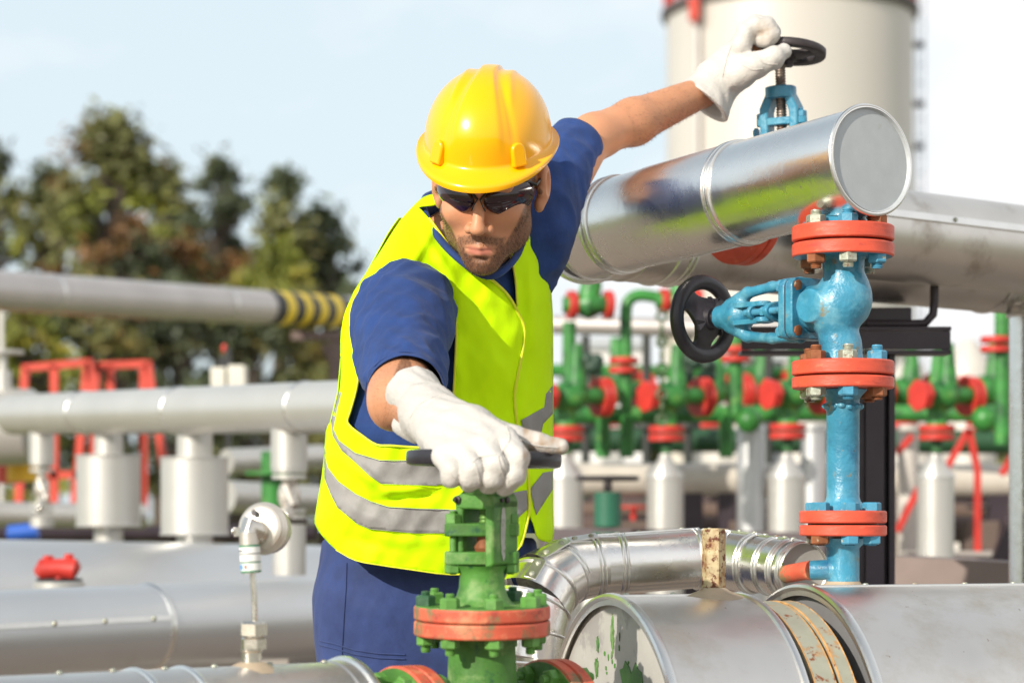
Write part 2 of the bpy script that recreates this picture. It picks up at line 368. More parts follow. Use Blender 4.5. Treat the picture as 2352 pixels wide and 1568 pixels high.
# ------------------------------------------------------------------ the large clad pipe in the foreground
def big_pipe():
    c = P(1402, 1370, 3.5); r = .272; c = c - UP * r
    a = E1
    t = thing('clad_pipe', 'wide aluminium clad foreground pipe with paint-spattered end plate and rusty flange joint', 'pipe', (c.x, c.y, 0))
    def jacket(nm, s0, s1, R, m, seamang=1.52):
        mb = MB(); mb.lathe([(s0, R - .012), (s0, R), (s1, R), (s1, R - .012)], c, a, 96)
        o = mb.build(nm, m, t, 30)
        s = MB()
        ax, x, y = perp(a)
        for k in (0,):
            an = seamang; d0 = x * math.cos(an) + y * math.sin(an); tn = a.cross(d0).normalized()
            s.box(c + a * ((s0 + s1) / 2) + d0 * (R + .0008), (s1 - s0 - .02, .026, .004), a, tn, d0)
        s.build('seam', m_seam, o, 30, .0008)
        sc_ = MB()
        n = int((s1 - s0) / .085)
        for i in range(n + 1):
            p = c + a * (s0 + .03 + i * (s1 - s0 - .06) / max(1, n)) + d0 * (R + .0028) 
            q = MB(); q.lathe([(0, .0048), (.0016, .0045), (.0028, .002), (.003, 0)], p, d0, 12); q.build('screw', m_bolt, o, 40)
        return o
    j1 = jacket('first_jacket', 0, .208, .272, m_alu2)
    bead(MB(), c + a * .004, a, .2725, .0055, .008).build('rim_band', m_seam, j1); bead(MB(), c + a * .204, a, .2722, .0048, .006).build('rim_band', m_seam, j1)
    cap = MB(); cap.lathe([(.012, .268), (.009, .262), (.010, .2), (.010, 0)], c, a, 96); cap = cap.build('end_plate', m_capd, t)
    # spatters of green paint on the plate
    ax, x, y = perp(a); h = (V(0, 0, 1) - a * a.z).normalized(); rt = a.cross(h).normalized()
    if rt.x < 0: rt = -rt
    gp = MB(); rnd = random.Random(5)
    def splat(u, v, w_, hh, n=26):
        pts = []
        for i in range(n):
            an = 2 * math.pi * i / n; k = 1 + rnd.uniform(-.28, .28); pts.append((u + math.cos(an) * w_ * k, v + math.sin(an) * hh * k))
        gp.prism(pts, c + a * .0096, rt, h, -a, .0011)
    splat(.055, .135, .045, .040); splat(-.015, .215, .006, .026); splat(-.075, .2, .005, .010); splat(-.08, .165, .007, .013); splat(-.02, .125, .035, .016)
    for _ in range(16): splat(rnd.uniform(-.12, .05), rnd.uniform(.13, .23), rnd.uniform(.001, .0028), rnd.uniform(.0015, .005), 8)
    gp.build('green_paint_spatter', m_green, cap, 0)
    mb = MB(); mb.lathe([(.20, .2), (.33, .2)], c, a, 64); mb.build('inner_pipe', m_wafer, t)
    for s0, s1, R in ((.222, .258, .2635), (.263, .288, .2635)):
        f = MB(); f.lathe([(s0, .2), (s0, R - .003), (s0 + .0035, R), (s1 - .0035, R), (s1, R - .003), (s1, .2)], c, a, 96)
        f = f.build('joint_flange', m_wafer, t, 25)
        e = MB(); bead(e, c + a * (s0 + .0018), a, R - .0012, .0018); bead(e, c + a * (s1 - .0018), a, R - .0014, .0016); e.build('rusty_rim', m_waferedge, f)
    for k in range(16):
        an = 2 * math.pi * k / 16 + .12
        d = x * math.cos(an) + y * math.sin(an)
        q = MB(); q.hexa(c + a * .2885 + d * .236, a, .016, .010, .2); q.cyl(c + a * .296 + d * .236, a, .0085, .009, 12, .001)
        q.build('joint_nut', m_boltr, t, 35); MB().hexa(c + a * .213 + d * .236, a, .018, .0088, .5).build('joint_bolt', m_boltr, t, 35)
    j2 = jacket('second_jacket', .304, 1.55, .283, m_alu2)
    b = MB(); bead(b, c + a * .308, a, .2835, .0058, .008); b.build('rim_band', m_seam, j2)
    cp = MB(); cp.lathe([(.318, .279), (.315, .19)], c, a, 96); cp.build('inner_end_plate', mat('dark_grey_plate', (.20, .20, .205), .6, .2, .1, 20, .2, 60), t)  # the plate itself is a darker grey than the outer end plate
    line = MB(); bead(line, c + a * .95, a, .2832, .004, .006); line.build('rim_band', m_seam, j2)
    # rusty hexagonal coupling welded on top
    s = .163; base = c + a * s + UP * .268
    cc = thing('hexagon_coupling', 'rusty yellow hexagonal coupling standing upright on top of the wide clad pipe', 'pipe coupling', base)
    q = MB(); q.lathe([(0, .0145), (.004, .0175), (.099, .0175), (.103, .0155), (.103, .009), (.06, .009)], base, UP, 6, .35); q.build('hexagon_body', m_rusty, cc, 30)
    q = MB(); q.lathe([(-.006, .06), (.0035, .045), (.010, .026), (.016, .0165)], base, UP, 24); q.build('sealant_collar', m_mastic, cc, 60)
    return c, a
BIGC, BIGA = big_pipe()

# ------------------------------------------------------------------ small clad pipe with two elbows behind it
def small_pipe():
    raw = [(1188, 1570, 3.80, .064), (1198, 1475, 3.80, .064), (1222, 1388, 3.82, .062), (1264, 1328, 3.86, .056), (1332, 1302, 3.89, .050), (1420, 1295, 3.9, .0475), (1520, 1288, 3.92, .0475),
           (1610, 1282, 3.93, .047), (1690, 1288, 3.91, .046), (1760, 1297, 3.86, .0455), (1808, 1305, 3.82, .045), (1846, 1311, 3.78, .0445)]
    S = spline(raw, 6); pts = [P(*q[:3]) for q in S]; rad = [q[3] for q in S]
    t = thing('bent_clad_pipe', 'narrow shiny clad pipe with segmented elbows at both ends behind the wide pipe', 'pipe', pts[30])
    cuts = [0, 4, 8, 12, 16, 22, 27, 31, 42, 47, 52, 57, 62, len(pts) - 1]
    for i, (a, b) in enumerate(zip(cuts[:-1], cuts[1:])):
        mb = MB(); g = 1 + .018 * (i % 2)
        # each cladding segment is a straight cuff, so the elbow reads as lobster-back
        k = b - a; q = [pts[a] + (pts[b] - pts[a]) * (j / 3) for j in range(4)]
        d = (pts[b] - pts[a]).normalized() * .004
        q[0] -= d; q[-1] += d
        mb.tube(q, [rad[a] * g, rad[a] * g * .7 + rad[b] * g * .3, rad[a] * g * .3 + rad[b] * g * .7, rad[b] * g], 48, False)
        o = mb.build('cladding_segment', m_alu, t)
        e = MB(); ax = (pts[b] - pts[a]).normalized()
        for dd in ((.0,) if i < 4 else (.0, .007)): e.torus(pts[b] - ax * (.004 + dd), ax, rad[b] * g + .0006, .0024, 48, 8)
        e.build('rim_band', m_seam, o)
        if i >= 1 and i < len(cuts) - 2:
            top = (UP - ax * ax.z).normalized(); side = ax.cross(top)
            L = (pts[b] - pts[a]).length; mid = (pts[a] + pts[b]) / 2; rr = (rad[a] + rad[b]) / 2 * g
            an = .35 if i < 6 else -.1; dn = (top * math.cos(an) + side * math.sin(an) * (-1 if side.y > 0 else 1)).normalized()
            if L < .2:
                tn = ax.cross(dn).normalized()
                st = MB(); st.box(mid + dn * (rr + .0006), (L * .98, .020, .003), ax, tn, dn); st.build('seam', m_seam, o, 30, .0006)
                for u in (-.28, .28):
                    p = mid + ax * (L * u) + dn * (rr + .002)
                    q = MB(); q.lathe([(0, .0048), (.0016, .0044), (.0028, .002), (.003, 0)], p, dn, 12); q.build('screw', m_bolt, o)
    ax = (pts[-1] - pts[-4]).normalized()
    c = MB(); c.lathe([(-.006, .0448), (-.004, .043), (-.0045, .03), (-.0045, 0)], pts[-1], ax, 40); c.build('end_plate', m_capd, t)
small_pipe()

# ------------------------------------------------------------------ upper clad pipe with elbow
UA = P(2003, 367, 3.64); UB = P(1410, 520, 4.15); UE = (UB - UA).normalized()
def upper_pipe():
    t = thing('upper_clad_pipe', 'shiny clad pipe with round grey end plate slanting above the blue valve', 'pipe', (UA.x, UA.y, 0))
    R = .0815; L = (UB - UA).length
    mb = MB(); mb.lathe([(0, R - .002), (0, R), (L * .455, R), (L * .455 + .001, R + .0012), (L * .8, R + .0012), (L * .8, R), (L, R)], UA, UE, 96); j = mb.build('straight_jacket', m_alu, t, 30)
    b = MB()
    for s in (.003, L * .455, L * .455 + .012, L * .985, L * .96): MB().torus(UA + UE * s, UE, R + .001, .0032, 80, 8).build('rim_band', m_seam, j)
    c = MB(); c.lathe([(-.001, .0795), (.004, .077), (.0035, .05), (.0035, 0)], UA, UE, 72); c.build('end_plate', m_cap, t)
    for s, an in ((.30, -1.1), (.33, -1.15), (.14, -1.1), (.46, -1.15), (.58, -1.2)):
        ax, x, y = perp(UE); d = x * math.cos(an) + y * math.sin(an)
    # elbow, then the run going away to the right
    d2 = V(.77, .64, 0).normalized(); B0 = P(1530, 551, 4.4)
    raw = [UB, UB + UE * .05, UB + UE * .10 + d2 * .01, B0 - d2 * .128 + V(-.006, -.014, 0), B0 - d2 * .05, B0]
    S = spline([tuple(p) for p in raw], 4); pts = [Vector(p) for p in S]
    for i, (a, b) in enumerate(((0, 5), (5, 9), (9, 13), (13, 17), (17, len(pts) - 1))):
        m = MB(); g = R + (.0012 if i % 2 else 0)
        m.tube([pts[a], pts[a] + (pts[b] - pts[a]) * .5, pts[b]], g, 64, False); o = m.build('elbow_segment', m_alu if i < 2 else m_alu2, t)
        e = MB(); ax = (pts[b] - pts[a]).normalized(); e.torus(pts[b], ax, g + .0005, .0028, 64, 8); e.build('rim_band', m_seam, o)
    m = MB(); m.lathe([(0, R), (3.2, R)], B0, d2, 72); run = m.build('rear_jacket', m_alu_dull, t)
    e = MB()
    for s in (.01, .9, 1.8): MB().torus(B0 + d2 * s, d2, R + .001, .003, 64, 8).build('rim_band', m_seam, run)
upper_pipe()

def rear_pipes():
    d2 = V(.77, .64, 0).normalized()
    A = P(2050, 540, 4.62); R = .088; A0 = A - d2 * .22
    t = thing('rear_clad_pipe', 'dull clad pipe receding to the right behind the blue riser, with a long folded seam', 'pipe', (A0.x, A0.y, 0))
    m = MB(); m.lathe([(0, R - .05), (0, R), (3, R)], A0, d2, 72); j = m.build('jacket', m_alu_dull, t)
    s = MB(); dn = (V(.64, -.77, 0) * .96 + UP * .30).normalized(); tn = d2.cross(dn).normalized()
    s.box(A0 + d2 * 1.5 + dn * (R + .001), (3, .016, .004), d2, tn, dn); s.build('seam', m_seam, j, 30, .001)
    for k in range(5):
        q = MB(); q.lathe([(0, .005), (.003, .004), (.004, 0)], A0 + d2 * (.30 + k * .26) + dn * (R + .003) + tn * .0, dn, 12); q.build('screw', m_bolt, j)
    q = P(2376, 700, 5.0)
    v = thing('clad_standpipe', 'vertical clad pipe at the right edge, rising to the rear clad pipe', 'pipe', (q.x, q.y, 0))
    m = MB(); m.lathe([(.02, .052), (q.z + .10, .052)], (q.x, q.y, 0), UP, 48); j = m.build('jacket', m_alu, v)
    m = MB(); m.lathe([(0, .058), (.03, .058), (.07, .068)], (q.x, q.y, q.z - .005), UP, 48); m.torus((q.x, q.y, q.z), UP, .058, .004, 48, 8); m.torus((q.x, q.y, q.z - .022), UP, .055, .004, 48, 8); m.build('collar', m_seam, v)
rear_pipes()

def steel_stand():
    Y = 4.75
    b = P(2014, 1000, Y)
    t = thing('steel_pipe_stand', 'dark purple steel stand of post and crossbeam carrying pipes behind the blue riser', 'pipe stand', (b.x, b.y, 0))
    mp = Y / F; top = P(0, 812, Y).z
    x0 = P(1972, 0, Y).x; x1 = P(2055, 0, Y).x
    m = MB()   # H section turned so that one flange and the web show
    m.box(((x0 + x1) / 2 + .0, Y + .03, top / 2), (x1 - x0 - .012, .010, top)); m.box((x0 + .006, Y + .03, top / 2), (.012, .07, top)); m.box((x1 - .006, Y + .03, top / 2), (.012, .07, top))
    m.box((x0 + .03, Y - .012, top / 2), (.036, .008, top))
    m.build('post', m_purple, t, 0, .001)
    m = MB(); xa = P(1700, 0, Y).x; xb = P(2180, 0, Y).x; z1 = P(0, 752, Y).z; z0 = P(0, 815, Y).z
    m.box(((xa + xb) / 2 - .002, Y - .022, (z0 + z1) / 2), (xb - xa - .004, .006, z1 - z0 - .018)); m.box((xb - .004, Y + .01, (z0 + z1) / 2), (.006, .064, z1 - z0 - .018)); m.box(((xa + xb) / 2, Y + .01, z1 - .004), (xb - xa, .07, .008)); m.box(((xa + xb) / 2, Y + .01, z0 + .004), (xb - xa, .07, .008))
    m.build('crossbeam', m_purple, t, 0, .001)
    m = MB(); m.box(P(1990, 730, Y + .03), (.17, .06, .036)); m.build('packing_block', m_purple, t, 0, .002)
    m = MB(); m.tube([P(2146, 600, Y), P(2146, 690, Y), P(2143, 722, Y), P(2125, 742, Y), P(2095, 744, Y), P(1990, 744, Y)], 10 * mp, 16); m.build('bent_rod', m_purple, t)
steel_stand()
# ------------------------------------------------------------------ blue riser with its two valves
def bolt(parent, p, ax, r, hn, rs, ls, mat_, ph=.3, head=False, smat=None):
    """nut with the threaded end of its stud"""
    m = MB(); m.hexa(p, ax, r, hn, ph)
    if not head and ls > 0:
        k = max(3, int(ls / .0022)); prof = []
        for i in range(k): prof += [(hn + i * ls / k, rs), (hn + (i + .5) * ls / k, rs * .87)]
        prof += [(hn + ls, rs * .85), (hn + ls, 0)]
        m.lathe(prof, p, ax, 16)
    return m.build('bolt', mat_, parent, 30)
def flange_disc(parent, c, ax, R, T, mt, n=80, ch=.0025, name='flange', inner=.03):
    m = MB(); m.lathe([(0, inner), (0, R - ch), (ch * .4, R - ch * .35), (ch, R), (T - ch, R), (T - ch * .4, R - ch * .35), (T, R - ch), (T, inner)], c, ax, n)
    return m.build(name, mt, parent, 25)
BY = 3.7; BX = P(1936, 0, BY).x; kb = BY / F
def bz(y): return P(0, y, BY).z
def BP(x, y, dy=0): return V(P(x, 0, BY).x, BY + dy, bz(y))
def blue_riser():
    t = thing('blue_riser_pipe', 'blue riser pipe with two red flange joints rising from the wide clad pipe', 'pipe', (BX, BY, bz(1345)))
    r = 37.5 * kb
    m = MB(); m.lathe([(bz(1352), r * 1.06), (bz(1335), r * 1.0), (bz(1258), r * 1.0), (bz(1248), r * 1.25), (bz(1236), r * 1.42)], (BX, BY, 0), UP, 48); low = m.build('lower_stub', m_blue, t, 60)
    m = MB(); m.lathe([(bz(1172), r * 1.45), (bz(1158), r * 1.25), (bz(1150), r * 1.08), (bz(1140), r), (bz(945), r), (bz(938), r * 1.1), (bz(929), r * 1.11), (bz(922), r * 1.0), (bz(912), r * 1.08), (bz(895), r * 1.5)], (BX, BY, 0), UP, 48)
    m.build('pipe_body', m_blue, t, 60)
    wl = MB()
    for i in range(13):
        an = i * .5; wl.ball((BX + r * 1.02 * math.cos(an), BY + r * 1.02 * math.sin(an), bz(934) + .0012 * math.sin(i * 2.3)), .0062, 12, 8, (1.1, 1.1, .8))
    wl.build('weld_bead', m_blue, t, 180)
    R = 100 * kb
    for y0, y1 in ((1201, 1172), (1230, 1205)): flange_disc(t, (BX, BY, bz(y0)), UP, R, bz(y1) - bz(y0), m_orange)
    m = MB(); m.cyl((BX, BY, bz(1205)), UP, R * .8, bz(1201) - bz(1205), 40); m.build('gasket', m_black2, t)
    rb = R * .78
    for k, (an, mt1, mt2) in enumerate(((-2.42, m_boltb, m_boltr), (-1.5, m_boltb, m_boltb), (-.72, m_boltb, m_boltb), (.72, m_boltb, m_boltb), (2.42, m_boltb, m_bolt))):
        p = V(BX + rb * math.cos(an), BY + rb * math.sin(an), 0)
        bolt(t, p + UP * bz(1172), UP, .0145, .0125, 0, 0, mt1, .5 + k, True); bolt(t, p + UP * bz(1230), -UP, .0145, .0125, .008, .002, mt2, .3 + k)
    # lower disc of the joint below the valve
    R = 117 * kb
    flange_disc(t, (BX, BY, bz(893)), UP, R, bz(866) - bz(893), m_orange)
    m = MB(); m.cyl((BX, BY, bz(866)), UP, R * .78, bz(859) - bz(866), 40); m.build('gasket', m_black2, t)
    # side branch running to the small pipe
    m = MB(); m.tube([P(1940, 1308, BY), P(1893, 1308, BY + .005), P(1862, 1309, BY + .01)], [.0155, .0155, .015], 24); m.tube([P(1925, 1308, BY), P(1900, 1308, BY)], [.022, .017], 24); br = m.build('side_branch', m_blue, t, 60)
    m = MB(); m.tube([P(1864, 1309, BY + .01), P(1848, 1310, BY + .02), P(1805, 1318, BY + .06)], [.0152, .0142, .0142], 24); m.build('rusted_joint', m_orange_w, br, 60)
    m = MB(); m.lathe([(-.008, .045), (0, .038), (.006, r * 1.15), (.01, r * 1.02)], (BX, BY, bz(1349)), UP, 32); m.build('sealant_collar', m_mastic, t, 60)
blue_riser()
def outlet():
    t = thing('blue_outlet_neck', 'short blue neck with a red flange joining the blue valve to the upper clad pipe', 'pipe fitting', (BX, BY, bz(553)))
    R = 117 * kb
    flange_disc(t, (BX, BY, bz(555)), UP, R, bz(520) - bz(555), m_orange)
    m = MB(); m.cyl((BX, BY, bz(560)), UP, R * .8, bz(555) - bz(560), 40); m.build('gasket', m_black2, t)
    m = MB(); m.lathe([(bz(521), .050), (bz(512), .040), (bz(500), .034), (bz(440), .033)], (BX, BY, 0), UP, 40); m.build('neck', m_blue, t, 60)
outlet()

def handwheel(parent, c, a, R, r, nsp, m, ph=0, dish=.012, thick=None, hub=.016, hublen=.03, flat=None):
    a, x, y = perp(a); w_ = MB(); n = 96; mm = 14; vs = []; fs = []
    for i in range(n):
        t = 2 * math.pi * i / n; d = x * math.cos(t) + y * math.sin(t)
        g = 1 + .05 * (math.cos(nsp * (t - ph)) > .92)
        for k in range(mm):
            p = 2 * math.pi * k / mm
            cr, sr = math.cos(p), math.sin(p)
            if flat: cr = math.copysign(abs(cr) ** .45, cr); sr = math.copysign(abs(sr) ** .45, sr)
            vs.append(c + d * (R - r + r * cr * g) + a * ((flat or r * .85) * sr))
    for i in range(n):
        for k in range(mm): fs.append((i * mm + k, i * mm + (k + 1) % mm, ((i + 1) % n) * mm + (k + 1) % mm, ((i + 1) % n) * mm + k))
    w_.add(vs, fs); w_.build('wheel_rim', m, parent, 60)
    for i in range(nsp):
        t = ph + 2 * math.pi * i / nsp; d = x * math.cos(t) + y * math.sin(t); e = a.cross(d).normalized()
        s = MB(); vs = []; K = 9
        for j in range(K):
            u = j / (K - 1); wd = hub * 1.45 * (1 - u) ** 1.4 + r * (.55 + 1.5 * u ** 4); th = r * .34
            cc = c + d * (hub * .5 + (R - r * 1.4 - hub * .5) * u) - a * (dish * (1 - u) ** 1.5)
            for sx_, sy_ in ((-1, -1), (-.7, -1.5), (.7, -1.5), (1, -1), (1, 1), (.7, 1.5), (-.7, 1.5), (-1, 1)): vs.append(cc + e * (wd * sx_) + a * (th * sy_))
        fs = [(j * 8 + k, j * 8 + (k + 1) % 8, (j + 1) * 8 + (k + 1) % 8, (j + 1) * 8 + k) for j in range(K - 1) for k in range(8)] + [tuple(range(8)), tuple((K - 1) * 8 + k for k in range(8))]
        s.add(vs, fs); s.build('spoke', m, parent, 50)
    h = MB(); h.lathe([(-dish - hublen * .62, 0), (-dish - hublen * .62, hub * .62), (-dish - hublen * .3, hub * .68), (-dish - hublen * .28, hub * .95), (-dish + hublen * .1, hub * 1.15), (-dish + hublen * .2, hub * .8), (-dish + hublen * .2, 0)], c, a, 32); h.build('wheel_hub', m, parent, 30)

def rsquare(h, r, n=5):
    pts = []
    for cx, cy, a0 in ((h - r, h - r, 0), (-h + r, h - r, 90), (-h + r, -h + r, 180), (h - r, -h + r, 270)):
        for i in range(n + 1): an = math.radians(a0 + 90 * i / n); pts.append((cx + r * math.cos(an), cy + r * math.sin(an)))
    return pts
def stem(parent, p, a, L, r, m=None, pitch=.004, name='threaded_stem'):
    prof = []; k = int(L / pitch)
    for i in range(k): prof += [(i * pitch, r * .84), (i * pitch + pitch * .3, r), (i * pitch + pitch * .6, r), (i * pitch + pitch * .9, r * .84)]
    q = MB(); q.lathe([(0, 0)] + prof + [(L, 0)], p, a, 20); q.build(name, m or m_steel, parent, 60)

def blue_valve():
    a = V(-.64, .77, 0).normalized(); s = V(.77, .64, 0).normalized()   # spindle axis; across it
    c = V(BX, BY, bz(703))
    t = thing('blue_globe_valve', 'blue globe valve between two pairs of red flanges with a black handwheel on its left', 'valve', (BX, BY, bz(860)))
    def f(p):
        d = smin(seg(p, BP(1937, 596), BP(1939, 640), .0305, .0312), ell(p, BP(1938, 690), (.0385, .036, .041)), .018)
        d = smin(d, ell(p, BP(1952, 688), (.033, .036, .042)), .012)
        d = smin(d, seg(p, BP(1918, 745), BP(1931, 790), .030, .0305), .014)
        d = smin(d, seg(p, BP(1931, 790), BP(1932, 826), .0300, .0345), .008)
        q = c + a * .06; d = smin(d, seg(p, BP(1915, 706), tuple(q), .037, .036), .014)
        b0 = c + a * .012; b1 = c + a * .028 - s * .048
        k = seg(p, tuple(b0), tuple(b1), .0262, .0262); nb = np.array(tuple(-s), np.float32)
        k = smax(k, (p - np.array(tuple(b1), np.float32)) @ nb, .003); d = smin(d, k, .006)
        top = seg(p, BP(1937, 588), BP(1937, 600), .036, .031); d = smin(d, top, .006)
        d = np.maximum(d, p[:, 2] - bz(588)); d = np.maximum(d, bz(829) - p[:, 2])
        return d + .0009 * noise3(p, 90, 3) * .6
    vs, fs = implicit(f, (BX - .14, BY - .09, bz(835)), (BX + .09, BY + .13, bz(582)), .0022)
    link_mesh('valve_body', vs, fs, m_blue, t, 60)
    R = 117 * kb
    for y0, y1 in ((591, 560), (862, 829)): flange_disc(t, (BX, BY, bz(y0)), UP, R, bz(y1) - bz(y0), m_orange, inner=.02)
    m = MB(); m.cyl((BX, BY, bz(589.5) - .0012), UP, R - .003, .004, 60); m.build('blue_flange_back', m_blue, t)
    rb = R * .79
    cols = [(m_bolt, m_boltr, m_bolt), (m_boltb, m_bolt, m_boltb), (m_boltr, m_boltb, m_boltr), (m_bolt, m_bolt, m_boltr), (m_boltb, m_boltr, m_bolt)]
    for k, an in enumerate((-2.42, -1.58, -.72, .72, 2.42)):
        p = V(BX + rb * math.cos(an), BY + rb * math.sin(an), 0); mm = cols[k]
        bolt(t, p + UP * bz(520), UP, .0150, .0125, .0088, .0075, mm[0], .3 + k); bolt(t, p + UP * bz(590.5), -UP, .0150, .0135, .0088, .008, mm[1], .2 + k)
        bolt(t, p + UP * bz(829), UP, .0150, .0135, .0088, .0085, mm[1], .4 + k); bolt(t, p + UP * bz(893), -UP, .0150, .0135, .0088, .005, mm[2], .7 + k)
    # bonnet flanges (rounded squares across the spindle)
    for i, (d0, th, h) in enumerate(((.062, .015, .0475), (.079, .013, .0475))):
        m = MB(); m.prism(rsquare(h, .016), c + a * d0, s, UP, a, th); m.build('bonnet_flange', m_blue, t, 30, .002)
    m = MB(); m.prism(rsquare(.0465, .016), c + a * .0772, s, UP, a, .0016); m.build('bonnet_gasket', m_black2, t)
    for u in (-1, 1):
        for v in (-1, 1):
            q = c + s * (.035 * u) + UP * (.035 * v)
            bolt(t, q + a * .062, -a, .0085, .0035, .005, .0, m_boltr, .3, True)
            bolt(t, q + a * .092, a, .0105, .009, .006, .004, m_boltb, .3)
    # yoke: two arms and a nose, built round the spindle
    def g(p):
        d = 1e3
        for v in (-1, 1):
            for q0, q1, r0, r1 in ((.090, .104, .012, .0085), (.104, .150, .0090, .0080), (.150, .204, .0080, .0085), (.204, .236, .0095, .015)):
                def pt(x): 
                    h = .0405 if x < .15 else .0405 - (x - .15) / .054 * .006 if x <= .205 else .0345 - (x - .204) / .032 * .019
                    return tuple(c + a * x + UP * (v * h))
                d = smin(d, seg(p, pt(q0), pt(q1), r0, r1), .006)
        d = smin(d, seg(p, tuple(c + a * .222), tuple(c + a * .262), .0260, .0195), .008)
        n_ = np.array(tuple(a), np.float32); d = np.maximum(d, (p - np.array(tuple(c + a * .268), np.float32)) @ n_)
        return d + .0005 * noise3(p, 120, 4)
    lo = np.minimum(np.array(c), np.array(c + a * .3)) - .07; hi = np.maximum(np.array(c), np.array(c + a * .3)) + .07
    vs, fs = implicit(g, lo, hi, .002); link_mesh('yoke', vs, fs, m_blue, t, 60)
    m = MB(); m.lathe([(.09, .024), (.108, .022), (.112, .014), (.13, .012)], c, a, 32); m.build('gland_neck', m_blue, t)
    for d0, th in ((.128, .010), (.166, .008)):
        m = MB(); pts = [(.036 * math.cos(i * .262), .0165 * math.sin(i * .262)) for i in range(24)]; m.prism(pts, c + a * d0, s, UP, a, th)
        m.build('gland_plate', m_blue, t, 30, .002)
    for v in (-1, 1):
        m = MB(); m.beam(c - s * .020 + a * .150 + UP * (.0135 * v), c - s * .016 + a * .215 + UP * (.0135 * v), .013, .008); m.cyl(c - s * .022 + a * .148 + UP * (.0125 * v - .004), UP, .0125, .008, 20, .001); m.build('lug_bar', m_blue, t, 35, .0015)
    for u in (-1, 1):
        q = c + s * (.025 * u)
        m = MB(); m.cyl(q + a * .100, a, .0055, .085, 16); m.torus(q + a * .104, UP, .0065, .005, 20, 10); m.hexa(q + a * .138, a, .0095, .009); m.build('gland_bolt', m_boltb, t, 40)
    stem(t, c + a * .11, a, .185, .0075, m_steel)
    handwheel(t, c + a * .305, a, .072, .0125, 3, m_black, 2.75, .018, hub=.0185, hublen=.034)
blue_valve()

def upper_blue_valve():
    Y = 4.25; d = V(.80, .60, 0); lean = V(-.035, -.05, 1).normalized(); k = Y / F
    c = P(1800, 460, Y); top = P(1797, 300, Y)
    t = thing('upper_blue_valve', 'blue valve standing upright behind the upper clad pipe, its black wheel gripped by the worker', 'valve', c)
    m = MB(); m.ball(c, .062, 24, 16, (1, 1, .95)); m.tube([c - d * .10, c - d * .03, c + d * .03, c + d * .12], [.045, .055, .05, .030], 32); m.lathe([(0, .05), (.05, .04), (.07, .05), (.085, .05), (.085, .02)], c, lean, 32); m.build('valve_body', m_blue, t, 60)
    for q, th, rf in ((-.118, .018, .090), (-.098, .016, .090)):
        flange_disc(t, c + d * q - UP * .030, d, rf, th, m_orange, inner=.03)
    # yoke
    U = lean; e = V(.86, -.5, 0).normalized(); gg = U.cross(e).normalized()
    def z(y): return P(0, y, Y).z
    b0 = P(1797, 330, Y)
    H = (z(200) - z(330))
    m = MB()
    for sgn, w_ in ((-1, .020), (1, .018)):
        pts = [(sgn * .036, 0), (sgn * .036, H * .62), (sgn * .024, H * .86), (sgn * .024, H), (sgn * .008, H), (sgn * .012, H * .78), (sgn * .020, H * .55), (sgn * .020, 0)]
        m.prism(pts, b0 - gg * .016, e, U, gg, .032)
    m.build('yoke_arm', m_blue, t, 30, .003)
    m = MB(); m.lathe([(H * .78, .018), (H * .80, .027), (H * .98, .027), (H, .024), (H, 0)], b0, U, 28); m.build('yoke_head', m_blue, t, 40)
    m = MB(); pts = [(.048 * math.cos(i * .262), .017 * math.sin(i * .262)) for i in range(24)]; m.prism(pts, b0 + U * (H * .32), e, gg, U, .013); gp = m.build('gland_plate', m_blue, t, 30, .002)
    for sg_ in (-1, 1):
        bolt(t, b0 + e * (.036 * sg_) + U * (H * .32 + .013), U, .011, .010, .005, .004, m_boltb)
    m = MB(); m.hexa(b0 - e * .046 + U * (H * .22), -e, .009, .007); m.build('bolt', m_boltb, t)
    stem(t, b0, U, z(148) - z(330), .0095, m_steel, .0048)
    wc = P(1812, 119, Y) ; wa = V(.10, .10, 1).normalized()
    handwheel(t, wc, wa, .0655, .0095, 3, m_black2, 1.2, .008, hub=.014, hublen=.03, flat=.0075)
    return wc, wa
UWC, UWA = upper_blue_valve()

